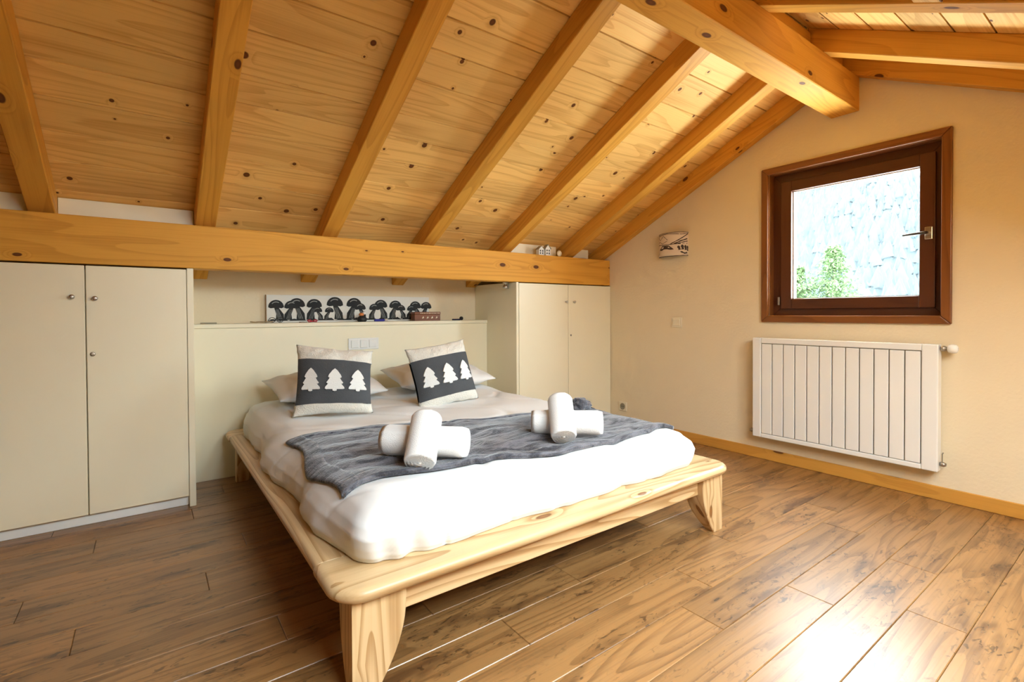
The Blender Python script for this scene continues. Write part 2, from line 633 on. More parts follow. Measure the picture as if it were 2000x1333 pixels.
def mitred(name, y0, y1, z0, z1, wd, x0, x1, mat, parent, bev=0.004):
    """four mitred bars framing a rectangle in the plane of the wall"""
    out = []
    segs = [((y0, z0), (y1, z0), (y1 - wd, z0 + wd), (y0 + wd, z0 + wd), 'y'), ((y1, z0), (y1, z1), (y1 - wd, z1 - wd), (y1 - wd, z0 + wd), 'z'),
            ((y1, z1), (y0, z1), (y0 + wd, z1 - wd), (y1 - wd, z1 - wd), 'y'), ((y0, z1), (y0, z0), (y0 + wd, z0 + wd), (y0 + wd, z1 - wd), 'z')]
    for a, b, c, d, ax in segs:
        cy_, cz_ = (a[0] + b[0] + c[0] + d[0]) / 4, (a[1] + b[1] + c[1] + d[1]) / 4
        cx_ = (x0 + x1) / 2
        P = [(x0 - cx_, q[0] - cy_, q[1] - cz_) for q in (a, b, c, d)] + [(x1 - cx_, q[0] - cy_, q[1] - cz_) for q in (a, b, c, d)]
        me = bm_mesh(hexa_bm(P, bev, 2), name)
        out.append(link(name, me, mat + '_' + ax, parent, Vector((cx_, cy_, cz_)) - parent.location))
    return out


mitred('window_trim', Y0, Y1, Z0, Z1, 0.05, XW - 0.022, XW + 0.012, 'dark', win, 0.006)
mitred('window_reveal', Y0 + 0.034, Y1 - 0.034, Z0 + 0.034, Z1 - 0.034, 0.018, XW + 0.010, XW + 0.085, 'dark', win, 0.002)
mitred('window_frame', Y0 + 0.044, Y1 - 0.044, Z0 + 0.044, Z1 - 0.044, 0.075, XW + 0.072, XW + 0.13, 'sash', win, 0.003)
sash = empty('sash', Vector((XW + 0.05, 1.36, 1.17)) - win.location)
sash.parent = win
sy0, sy1, sz0, sz1 = 0.897, 1.818, 1.170, 2.133
gy0, gy1, gz0, gz1 = 0.975, 1.742, 1.245, 2.055


def sash_bar(b, mat):
    c = Vector(((b[0] + b[1]) / 2, (b[2] + b[3]) / 2, (b[4] + b[5]) / 2))
    P = box_pts(b[0] - c.x, b[1] - c.x, b[2] - c.y, b[3] - c.y, b[4] - c.z, b[5] - c.z)
    link('sash_bar', bm_mesh(hexa_bm(P, 0.004, 2), 'sash_bar'), mat, sash, c - win.location - sash.location)


xs0, xs1 = XW + 0.048, XW + 0.112
sash_bar((xs0, xs1, sy0, gy0, sz0, sz1), 'sash_z')
sash_bar((xs0, xs1, gy1, sy1, sz0, sz1), 'sash_z')
sash_bar((xs0 + 0.0008, xs1, gy0, gy1, sz0, gz0), 'sash_y')
sash_bar((xs0 + 0.0008, xs1, gy0, gy1, gz1, sz1), 'sash_y')
# pale spacer bar round the pane, pane itself
for b in ((gy0, gy1, gz0, gz0 + 0.006), (gy0, gy1, gz1 - 0.006, gz1), (gy0, gy0 + 0.006, gz0, gz1), (gy1 - 0.006, gy1, gz0, gz1)):
    c = Vector((XW + 0.086, (b[0] + b[1]) / 2, (b[2] + b[3]) / 2))
    P = box_pts(-0.008, 0.008, b[0] - c.y, b[1] - c.y, b[2] - c.z, b[3] - c.z)
    link('spacer_bar', bm_mesh(hexa_bm(P), 'spacer_bar'), 'plastic', sash, c - win.location - sash.location)
c = Vector((XW + 0.076, (gy0 + gy1) / 2, (gz0 + gz1) / 2))
P = box_pts(-0.002, 0.002, gy0 - c.y, gy1 - c.y, gz0 - c.z, gz1 - c.z)
link('pane', bm_mesh(hexa_bm(P), 'pane'), 'glass', sash, c - win.location - sash.location)
# handle
hnd = empty('handle', Vector((xs0, 0.928, 1.632)) - win.location - sash.location)
bm = hexa_bm(box_pts(-0.010, 0.0, -0.019, 0.019, -0.038, 0.038), 0.003, 2)
lathe_bm([(0.011, -0.045), (0.011, -0.008)], 12, bm, 'x')
pts = [(-0.04, 0.0, 0.0), (-0.05, 0.012, -0.0005), (-0.05, 0.05, -0.002), (-0.05, 0.118, -0.006)]
h2 = link('handle', bm_mesh(bm, 'handle'), 'chrome', sash, hnd.location, smooth=False)
h2['label'] = 'brushed metal handle plate'
lv = link('handle_lever', bm_mesh(tube_bm(pts, [0.010, 0.0095, 0.0085, 0.008], 10), 'handle_lever'), plain('dark_lever_metal', (0.10, 0.09, 0.08), 0.35, 1.0), sash, hnd.location, smooth=True)
bpy.data.objects.remove(hnd)
for zz in (1.20,):
    bm = lathe_bm([(0.009, 0.0), (0.009, 0.06)], 10)
    link('hinge', bm_mesh(bm, 'hinge'), 'steel', sash, Vector((xs0 - 0.006, sy1 + 0.012, zz)) - win.location - sash.location)
# outer reveal and sill in the wall thickness
bm = bmesh.new()
for b in ((HY0 - 0.0, HY0 + 0.03, HZ0, HZ1), (HY1 - 0.045, HY1, HZ0, HZ1), (HY0, HY1, HZ0, HZ0 + 0.03), (HY0, HY1, HZ1 - 0.03, HZ1)):
    hexa_bm(box_pts(XW + 0.132, XW + 0.36, b[0], b[1], b[2], b[3]), bm=bm)
o = link('outer_reveal', bm_mesh(bm, 'outer_reveal'), 'stone', win, -win.location)
portal('portal_window', (XW + 0.068, (gy0 + gy1) / 2, (gz0 + gz1) / 2), (0, math.radians(90), 0), gz1 - gz0, gy1 - gy0)

# ---- roof windows on the camera side, two of them added to brighten the room
for i, (a, b) in enumerate(SKX):
    rw = empty('window_%d' % (i + 2), (a, SKY0, zr(SKY0)))
    tag(rw, kind='structure')
    bm = bmesh.new()
    wd = 0.05
    for q in ((a, b, SKY0, SKY0 + wd), (a, b, SKY1 - wd, SKY1), (a, a + wd, SKY0 + wd, SKY1 - wd), (b - wd, b, SKY0 + wd, SKY1 - wd)):
        hexa_bm(slope_pts('r', q[0], q[1], q[2], q[3], RAFT + 0.03, RAFT + 0.15), bm=bm)
    link('window_frame', bm_mesh(bm, 'window_frame'), 'board_x', rw, -rw.location)
    bm = hexa_bm(slope_pts('r', a + wd, b - wd, SKY0 + wd, SKY1 - wd, RAFT + 0.10, RAFT + 0.104))
    link('pane', bm_mesh(bm, 'pane'), 'glass', rw, -rw.location)
    pc = vpt('r', (a + b) / 2, (SKY0 + SKY1) / 2, RAFT + 0.09)
    portal('portal_roof', pc, (math.atan(SR), 0, 0), b - a - 2 * wd, (SKY1 - SKY0 - 2 * wd) * CR)
# ================================================================== TIMBERS
RX = [(-1.265, 'd'), (-0.505, 'a'), (0.235, 'b'), (0.985, 'c'), (1.755, 'd'), (2.525, 'e'), (3.290, 'f'), (3.775, 'g')]
RW = 0.11
lab_l = {-0.505: 'honey pine rafter sloping down over the left cupboard doors, at the left edge',
         0.235: 'honey pine rafter landing above the right edge of the left cupboard',
         0.985: 'honey pine rafter landing on the beam above the mushroom picture',
         1.755: 'honey pine rafter landing on the beam above the dark wooden trinket box',
         2.525: 'honey pine rafter landing beside the small porcelain houses',
         3.290: 'honey pine rafter last but one from the window wall, bed side of the roof',
         3.775: 'honey pine rafter flat against the window wall above the wall lamp',
         -1.265: 'honey pine rafter beyond the left edge of the view'}
lab_r = {0.235: 'pine rafter beside the added roof window above the viewer', -0.505: 'pine rafter far to the left above the viewer',
         0.985: 'pine rafter between the added roof windows, above the view',
         3.775: 'pine rafter flat against the window wall, right of the ridge beam',
         3.290: 'pine rafter with a pale underside, second from window wall right of the ridge',
         1.755: 'pine rafter on the far side of the roof window, above the view',
         2.525: 'pine rafter at the top edge carrying the short cross piece of a roof window'}


def rafter(side, x, ya, yb, label):
    f = vpt
    c = f(side, x + RW / 2, (ya + yb) / 2, RAFT / 2)
    nrm = NL if side == 'l' else NR
    ang = math.atan(SL if side == 'l' else SR)
    co, si = math.cos(ang), math.sin(ang)
    # build square-on in a frame whose Y runs up the slope
    pts = []
    x1 = min(x + RW, XW - 0.001) if x > 3.5 else x + RW
    for o_ in (0.0, RAFT - 0.0005):
        for xx, yy in ((x, ya), (x1, ya), (x1, yb), (x, yb)):
            pts.append(f(side, xx, yy, o_) - c)
    inv = Matrix.Rotation(-ang, 3, 'X')
    me = bm_mesh(hexa_bm([inv @ p for p in pts], 0.004, 1), 'rafter')
    o = link('rafter', me, 'beam_y', None, c, (ang, 0, 0))
    return tag(o, label, 'rafter', 'roof rafters')


for x, _ in RX:
    rafter('l', x, 1.372, YB, lab_l[x])
for x, _ in RX[2:]:
    rafter('r', x, YFRONT, 1.372, lab_r[x])
# short trimmers framing the roof windows, the inferred one and the added ones
for i, (a, b) in enumerate(SKX):
    for (ya, yb) in ((0.56, 0.655), (0.032, 0.12), (-1.26, -1.165))[0 if i == 0 else 1:]:
        P = slope_pts('r', a + 0.001, b - 0.001, ya, yb, 0.002, RAFT - 0.001)
        c = Vector(((a + b) / 2, (ya + yb) / 2, zr((ya + yb) / 2)))
        o = link('trimmer_beam', bm_mesh(hexa_bm([p - c for p in P], 0.003), 'trimmer_beam'), 'board_x', None, c)
        tag(o, 'short pale cross piece between two rafters at the top edge' if ya > 0.5 else ('short cross piece %s roof window %s, above the view' % ('over' if ya > 0 else 'under', ('nearest the window wall', 'second from wall, added for light', 'over the viewer, added for light')[i])), 'beam', 'roof window trimmers')

rb = box('ridge_beam', (XLEFT, XW, 1.2866, 1.4567, 2.4937, 2.7173), 'beam_x', bevel=0.004)
tag(rb, 'thick honey pine ridge beam running to the window wall', 'beam')
xs = [x for x, _ in RX]
for a, b in zip(xs, xs[1:]):
    blk = box('blocking_board', (a + RW + 0.002, b - 0.002, 1.357, 1.397, 2.7185, 2.86), 'beam_x', rb, bevel=0.002)
pb = box('purlin_beam', (XLEFT, XW, YBEAM, YBEAM + 0.14, 1.4274, 1.6865), 'beam_x', bevel=0.004)
tag(pb, 'long knotty pine beam running above cupboards and headboard shelf', 'beam')

# cream infill boards standing on the beam
for a, b, lab in ((-1.155, -0.507, 'cream infill board above beam at the left picture edge'), (-0.393, 0.233, 'cream infill board between rafters over the left cupboard'),
                  (2.637, 3.235, 'cream infill board behind the little porcelain houses'), (3.402, 3.68, 'small cream infill board beside the rafter on the window wall')):
    o = box('infill_board', (a, b, 3.652, 3.664, 1.55, zl(3.658) + (RAFT - 0.004) * CL), 'cup', bevel=0.001)
    tag(o, lab, 'board', 'cream boards above the beam')

# ================================================================== CUPBOARDS AND HEADBOARD


def knob(parent, x, y, z, name='knob', r=0.013):
    lathe(name, [(0.006, 0.0), (0.006, -0.012), (r * 0.8, -0.015), (r, -0.021), (r * 0.85, -0.028), (r * 0.3, -0.030)], 'chrome', parent,
          Vector((x, y, z)) - parent.location - (parent.parent.location if parent.parent else Vector()), 'y', 16)


def door(cup, b):
    d = box('door', b, 'cup', cup, bevel=0.0025)
    return d


lc = empty('cupboard', (-0.27, YC, 0))
tag(lc, 'tall cream cupboard with two plain doors at the left edge', 'cupboard', 'built-in cupboards')
box('side_panel', (0.184, 0.2178, YC, YB - 0.002, 0, 1.4255), 'cup', lc)
box('side_panel', (-0.772, -0.738, YC, YB - 0.002, 0, 1.4255), 'cup', lc)
box('carcass', (-0.737, 0.183, YC + 0.024, YB - 0.004, 0.064, 1.398), 'cup', lc)
box('plinth', (-0.737, 0.183, YC + 0.045, YC + 0.065, 0.0, 0.062), 'white', lc)
d1 = door(lc, (-0.735, -0.2765, YC, YC + 0.022, 0.066, 1.418))
d2 = door(lc, (-0.2715, 0.1815, YC, YC + 0.022, 0.066, 1.418))
knob(d1, -0.327, YC, 1.248)
knob(d2, -0.233, YC, 1.241)
lathe('keyhole', [(0.012, 0.0), (0.012, -0.004), (0.009, -0.006), (0.004, -0.006)], 'steel', d2, Vector((-0.247, YC, 0.938)) - lc.location - d2.location, 'y')
# further cupboard run outside the view keeps the wall closed

rc = empty('cupboard', (3.24, YC, 0))
tag(rc, 'tall cream cupboard with two doors in the corner by the window wall', 'cupboard', 'built-in cupboards')
box('side_panel', (2.632, 2.659, YC, YB - 0.002, 0, 1.4255), 'cup', rc)
box('carcass', (2.660, XW - 0.002, YC + 0.024, YB - 0.004, 0.064, 1.398), 'cup', rc)
box('plinth', (2.660, XW - 0.002, YC + 0.045, YC + 0.065, 0.0, 0.062), 'white', rc)
d3 = door(rc, (2.663, 3.2565, YC, YC + 0.022, 0.066, 1.418))
d4 = door(rc, (3.2610, XW - 0.004, YC, YC + 0.022, 0.066, 1.418))
knob(d3, 3.225, YC, 1.253)
knob(d4, 3.326, YC, 1.254)
lathe('keyhole', [(0.010, 0.0), (0.010, -0.003), (0.004, -0.003)], 'steel', d4, Vector((3.291, YC, 0.931)) - rc.location - d4.location, 'y')

hb = empty('headboard', (1.42, 3.978, 0))
tag(hb, 'cream panelled headboard box with a shelf on top between the cupboards', 'headboard')
box('front_panel', (0.2185, 2.6312, 3.978, 4.0, 0.0, 1.052), 'cup', hb, bevel=0.001)
box('shelf_board', (0.2185, 2.6312, 3.966, YB - 0.002, 1.053, 1.083), 'cup', hb, bevel=0.003)
lathe('spot_lamp', [(0.028, 0.0), (0.028, -0.006), (0.010, -0.010), (0.010, -0.022), (0.024, -0.03), (0.027, -0.055), (0.022, -0.057)], 'chrome', None, (2.606, 3.83, 1.455), 'z', 18)
tag(bpy.data.objects['spot_lamp'], 'tiny chrome spot lamp below the beam beside the corner cupboard', 'lamp')
bpy.data.objects['spot_lamp'].location = (2.60, 3.62, 1.4272)


def wall_plate(name, y0, y1, z0, z1, label, cat, mat):
    r = empty(name, (XW, (y0 + y1) / 2, z0))
    tag(r, label, cat)
    box('plate', (XW - 0.009, XW, y0, y1, z0, z1), mat, r, bevel=0.003, seg=2)
    return r


sw = wall_plate('light_switch', 2.652, 2.757, 1.012, 1.102, 'square cream light switch on wall below the wall lamp', 'switch', 'cplastic')
box('rocker', (XW - 0.014, XW - 0.008, 2.667, 2.742, 1.027, 1.087), 'cplastic', sw, bevel=0.003)
so = wall_plate('wall_socket', 3.285, 3.387, 0.155, 0.245, 'small cream wall socket low beside the corner cupboard', 'socket', 'cplastic')
lathe('socket_well', [(0.032, 0.0), (0.032, -0.004), (0.024, -0.004), (0.022, -0.001)], 'greyw', so, (-0.009, 0.0, 0.045), 'x', 20)
for dy in (-0.011, 0.011):
    lathe('pin_hole', [(0.0035, 0), (0.0035, -0.003)], 'black', so, (-0.012, dy, 0.045), 'x', 8)
tp = empty('socket_strip', (1.416, 3.978, 0.857))
tag(tp, 'white triple switch and socket plate on headboard above the cushions', 'socket')
box('plate', (1.291, 1.543, 3.969, 3.978, 0.857, 0.951), 'plastic', tp, bevel=0.003, seg=2)
for k in range(3):
    x = 1.312 + k * 0.074
    box('rocker', (x, x + 0.062, 3.964, 3.970, 0.872, 0.936), 'plastic', tp, bevel=0.003)

# ================================================================== RADIATOR
XR = 3.7498
rad = empty('radiator', (XR, 1.40, 0.19))
tag(rad, 'white flat panel radiator with vertical slats below the window', 'radiator')
ry0, ry1, rz0, rz1 = 0.845, 1.958, 0.190, 0.949
box('back_plate', (XR + 0.018, XR + 0.07, ry0 + 0.002, ry1 - 0.002, rz0 + 0.002, rz1 - 0.002), 'white', rad, bevel=0.006, seg=2)
box('end_post', (XR, XR + 0.072, ry0, ry0 + 0.079, rz0, rz1), 'white', rad, bevel=0.006, seg=2)
box('end_post', (XR, XR + 0.072, ry1 - 0.064, ry1, rz0, rz1), 'white', rad, bevel=0.006, seg=2)
box('top_rail', (XR, XR + 0.05, ry0 + 0.0795, ry1 - 0.0645, 0.909, rz1), 'white', rad, bevel=0.005, seg=2)
box('bottom_rail', (XR, XR + 0.05, ry0 + 0.0795, ry1 - 0.0645, rz0, 0.221), 'white', rad, bevel=0.005, seg=2)
py0, py1 = ry0 + 0.081, ry1 - 0.066
npn = 12
pw = (py1 - py0) / npn
for i in range(npn):
    box('slat', (XR + 0.002, XR + 0.0175, py0 + i * pw + 0.0035, py0 + (i + 1) * pw - 0.0035, 0.2245, 0.9045), 'white', rad, bevel=0.003, seg=2)
box('slat_gap_backing', (XR + 0.0172, XR + 0.0185, py0, py1, 0.222, 0.908), 'greyw', rad, bevel=0)
lathe('thermostat_valve', [(0.012, 0.0), (0.016, -0.006), (0.016, -0.02), (0.010, -0.022), (0.010, -0.032)], 'steel', rad, Vector((XR + 0.04, ry0 - 0.002, 0.925)) - rad.location, 'y')
lathe('thermostat_head', [(0.012, 0.0), (0.022, -0.006), (0.027, -0.022), (0.024, -0.042), (0.012, -0.050)], 'white', rad, Vector((XR + 0.04, ry0 - 0.032, 0.925)) - rad.location, 'y', 20)
bm = tube_bm([(0, 0, 0), (0.035, 0, 0), (0.066, 0.0, 0)], 0.009, 8)
link('pipe_stub', bm_mesh(bm, 'pipe_stub'), 'steel', rad, Vector((XR + 0.04, ry0 - 0.016, 0.925)) - rad.location)
lathe('drain_valve', [(0.011, 0.0), (0.014, -0.008), (0.014, -0.02), (0.008, -0.03)], 'steel', rad, Vector((XR + 0.04, ry0 - 0.001, 0.235)) - rad.location, 'y')
bm = tube_bm([(0, 0, 0), (0, 0, 0.05), (0, -0.006, 0.06)], 0.003, 6)
link('lever', bm_mesh(bm, 'lever'), 'steel', rad, Vector((XR + 0.04, ry0 - 0.012, 0.245)) - rad.location)
lathe('return_valve', [(0.012, 0.0), (0.016, 0.008), (0.016, 0.026), (0.008, 0.036)], 'steel', rad, Vector((XR + 0.04, ry1 + 0.001, 0.225)) - rad.location, 'y')
for yy in (1.1, 1.7):
    box('bracket', (XR + 0.0705, XW, yy - 0.02, yy + 0.02, 0.3, 0.85), 'white', rad, bevel=0)

# ================================================================== WALL LAMP
sl_ = empty('wall_lamp', (XW, 2.734, 1.65))
tag(sl_, 'curved parchment wall lamp printed with a chalet landscape', 'lamp')
LRY, LRX, LH_ = 0.145, 0.10, 0.205


def lamp_pt(u, v, off=0.0):
    """u in -1..1 round the half ellipse, v 0..1 up"""
    a = u * math.pi / 2
    k = 1.0 + 0.02 * v
    return Vector((-(LRX + off) * math.cos(a), -(LRY * k + off) * math.sin(a), 0.0 + LH_ * v + 0.01 * (1 - u * u) * (v - 0.3)))


def lamp_shell():
    bm = bmesh.new()
    N, K = 24, 6
    g = [[[bm.verts.new(lamp_pt(-1 + 2 * i / N, j / K, o_)) for j in range(K + 1)] for i in range(N + 1)] for o_ in (0.0, -0.004)]
    for s in range(2):
        for i in range(N):
            for j in range(K):
                bm.faces.new((g[s][i][j], g[s][i + 1][j], g[s][i + 1][j + 1], g[s][i][j + 1]))
    for i in range(N):
        bm.faces.new((g[0][i][0], g[0][i + 1][0], g[1][i + 1][0], g[1][i][0]))
        bm.faces.new((g[0][i][K], g[0][i + 1][K], g[1][i + 1][K], g[1][i][K]))
    return bm_mesh(bm, 'shade')


shade = link('shade', lamp_shell(), 'parchment', sl_, smooth=True)


def stroke(pts, wd, name='print_line', mat='sepia', n=3):
    """ink stroke on the curved shade"""
    bm = bmesh.new()
    P = []
    for (u0, v0), (u1, v1) in zip(pts, pts[1:]):
        for k in range(n):
            t = k / n
            P.append((u0 + (u1 - u0) * t, v0 + (v1 - v0) * t))
    P.append(pts[-1])
    vs = []
    for i, (u, v) in enumerate(P):
        a, b = P[max(0, i - 1)], P[min(len(P) - 1, i + 1)]
        du, dv = (b[0] - a[0]) * LRY, (b[1] - a[1]) * LH_
        L = math.hypot(du, dv) or 1
        ww = wd * (0.6 + 0.8 * abs(math.sin(i * 1.7)))
        nu, nv = -dv / L * ww / LRY, du / L * ww / LH_
        vs.append((bm.verts.new(lamp_pt(u + nu, v + nv, 0.0012)), bm.verts.new(lamp_pt(u - nu, v - nv, 0.0012))))
    for a, b in zip(vs, vs[1:]):
        bm.faces.new((a[0], b[0], b[1], a[1]))
    return bm


def strokes(name, lst):
    for pts, wd in lst:
        link(name, bm_mesh(stroke(pts, wd), name), 'sepia', shade)


# u grows towards -y, which is to the right as seen from the bed
strokes('mountain_print', [([(-0.95, 0.78), (-0.5, 0.92), (0.0, 0.95), (0.6, 0.9), (0.95, 0.95)], 0.002),
                           ([(-0.85, 0.70), (-0.6, 0.86), (-0.4, 0.72), (-0.2, 0.88), (0.0, 0.70)], 0.0016),
                           ([(-0.7, 0.60), (-0.45, 0.66), (-0.25, 0.56), (0.0, 0.66)], 0.0014),
                           ([(0.1, 0.50), (0.45, 0.66), (0.7, 0.80), (0.93, 0.93)], 0.003),
                           ([(0.25, 0.50), (0.55, 0.62), (0.9, 0.72)], 0.004), ([(0.35, 0.5), (0.7, 0.58), (0.92, 0.62)], 0.003)])
strokes('chalet_print', [([(-0.9, 0.50), (-0.5, 0.53), (-0.1, 0.50), (0.3, 0.50), (0.9, 0.52)], 0.0022),
                         ([(-0.45, 0.30), (-0.25, 0.46), (0.05, 0.44), (0.25, 0.28)], 0.0035), ([(-0.4, 0.3), (-0.1, 0.36), (0.2, 0.3)], 0.006),
                         ([(-0.2, 0.40), (0.02, 0.38)], 0.007)])
strokes('tree_print', [([(-0.97, 0.30), (-0.9, 0.12), (-0.82, 0.22)], 0.010), ([(-0.8, 0.5), (-0.85, 0.25)], 0.005), ([(0.45, 0.42), (0.52, 0.25)], 0.007),
                       ([(0.62, 0.46), (0.66, 0.26)], 0.008), ([(0.78, 0.44), (0.82, 0.24)], 0.008), ([(0.92, 0.42), (0.94, 0.2)], 0.006),
                       ([(0.55, 0.18), (0.75, 0.10), (0.9, 0.13)], 0.005)])
strokes('rim_print', [([(-0.99, 0.012), (-0.5, 0.012), (0, 0.012), (0.5, 0.012), (0.99, 0.012)], 0.0022), ([(-0.99, 0.99), (-0.5, 0.99), (0, 0.99), (0.5, 0.99), (0.99, 0.99)], 0.0016)])
box('wall_bracket', (XW - 0.012, XW, 2.70, 2.77, 1.70, 1.80), 'white', sl_)

# ================================================================== BED FRAME
BZ0, BZ1 = 0.300, 0.346
BX0, BX1 = 0.412, 2.492
BY0, BYE = 1.395, 3.90
bed = empty('bed_frame', (1.45, 2.65, 0))
tag(bed, 'low pine platform bed frame with wide ledge boards and curved legs', 'bed')


def bull(name, x0, x1, y0, y1, radii, z0, z1, mat, round_r, parent, ins=(1, 1, 1, 1)):
    """flat board with a bullnosed rim; ins scales the rounding on x0, x1, y0, y1"""
    bm = bmesh.new()
    K = 6
    cx_, cy_ = (x0 + x1) / 2, (y0 + y1) / 2
    rings = []
    for i in range(K + 1):
        a = -math.pi / 2 + math.pi * i / K
        d, z = round_r * (1 - math.cos(a)), (z1 - z0) / 2 * (1 + math.sin(a))
        out = rrect(x0 + d * ins[0], x1 - d * ins[1], y0 + d * ins[2], y1 - d * ins[3], [max(r - d, 0.001) for r in radii])
        rings.append([bm.verts.new((x - cx_, y - cy_, z)) for x, y in out])
    n = len(rings[0])
    for A, B in zip(rings, rings[1:]):
        for i in range(n):
            bm.faces.new((A[i], A[(i + 1) % n], B[(i + 1) % n], B[i]))
    bm.faces.new(rings[0][::-1])
    bm.faces.new(rings[-1])
    return smooth_angle(link(name, bm_mesh(bm, name), mat, parent, Vector((cx_, cy_, z0)) - parent.location), 40)


def rrect(x0, x1, y0, y1, radii, n=7):
    out = []
    for (cx_, cy_, sx, sy, a0), r in zip(((x1, y0, -1, 1, -math.pi / 2), (x1, y1, -1, -1, 0), (x0, y1, 1, -1, math.pi / 2), (x0, y0, 1, 1, math.pi)), radii):
        for i in range(n + 1):
            a = a0 + math.pi / 2 * i / n
            out.append((cx_ + sx * r + r * math.cos(a), cy_ + sy * r + r * math.sin(a)))
    # densify long sides a little is not needed
    return out


bull('foot_board', BX0, BX1, BY0, 1.640, (0.105, 0.004, 0.004, 0.105), BZ0, BZ1, 'bed_x', 0.026, bed, (1, 1, 1, 0.12))
bull('side_board', BX0 + 0.006, 0.640, 1.6415, 3.72, (0.003,) * 4, BZ0, BZ1 - 0.001, 'bed_y', 0.022, bed, (1, 0.1, 0.1, 0.1))
bull('side_board', 2.25, BX1 - 0.006, 1.6415, 3.72, (0.003,) * 4, BZ0, BZ1 - 0.001, 'bed_y', 0.022, bed, (0.1, 1, 0.1, 0.1))
bull('head_board', BX0, BX1, 3.7215, 3.93, (0.004, 0.08, 0.08, 0.004), BZ0, BZ1, 'bed_x', 0.024, bed, (1, 1, 0.12, 1))
box('apron', (0.62, 2.28, 1.466, 1.494, 0.205, 0.2995), 'bed_x', bed)
box('apron', (0.62, 2.28, 3.80, 3.828, 0.205, 0.2995), 'bed_x', bed)
box('side_rail', (0.50, 0.528, 1.56, 3.76, 0.205, 0.2995), 'bed_y', bed)
box('side_rail', (2.372, 2.40, 1.56, 3.76, 0.205, 0.2995), 'bed_y', bed)
for k in range(9):
    yk = 1.70 + k * 0.24
    box('slat', (0.645, 2.245, yk, yk + 0.09, 0.305, 0.330), 'bed_x', bed, bevel=0.002)


def leg(x_out, y_out, sx, sy, wx=0.172, wy=0.12):
    """square leg whose two inner sides sweep in towards the foot; x_out,y_out outer corner, sx,sy point inwards"""
    bm = bmesh.new()
    rings = []
    K = 12
    for i in range(K + 1):
        t = i / K                      # 0 top .. 1 foot
        z = 0.2995 * (1 - t)
        s = max(0.0, (t - 0.18) / 0.82) ** 1.9
        ax = wx + (0.075 - wx) * s
        ay = wy + (0.050 - wy) * s
        ring = [(0, 0), (sx * ax, 0), (sx * ax, sy * ay), (0, sy * ay)]
        rings.append([bm.verts.new((p[0], p[1], z)) for p in ring])
    for A, B in zip(rings, rings[1:]):
        for i in range(4):
            bm.faces.new((A[i], A[(i + 1) % 4], B[(i + 1) % 4], B[i]))
    bm.faces.new(rings[0])
    bm.faces.new(rings[-1])
    es = [e for e in bm.edges if abs(e.verts[0].co.z - e.verts[1].co.z) > 0.005]
    bmesh.ops.bevel(bm, geom=es, offset=0.004, segments=1, affect='EDGES')
    smooth_angle(link('leg', bm_mesh(bm, 'leg'), 'bed_z', bed, Vector((x_out, y_out, 0)) - bed.location), 25)


leg(0.468, 1.433, 1, 1)
leg(2.434, 1.433, -1, 1)
leg(0.468, 3.87, 1, -1)
leg(2.434, 3.87, -1, -1)

# ================================================================== BEDDING
DX0, DX1, DY0, DY1 = 0.515, 2.345, 1.492, 3.86
DZ = BZ1 + 0.001


def nz(p, s, seed=0.0):
    return mnoise.noise(Vector((p[0] * s + seed, p[1] * s - seed * 0.7, p[2] * s + seed * 1.3)))


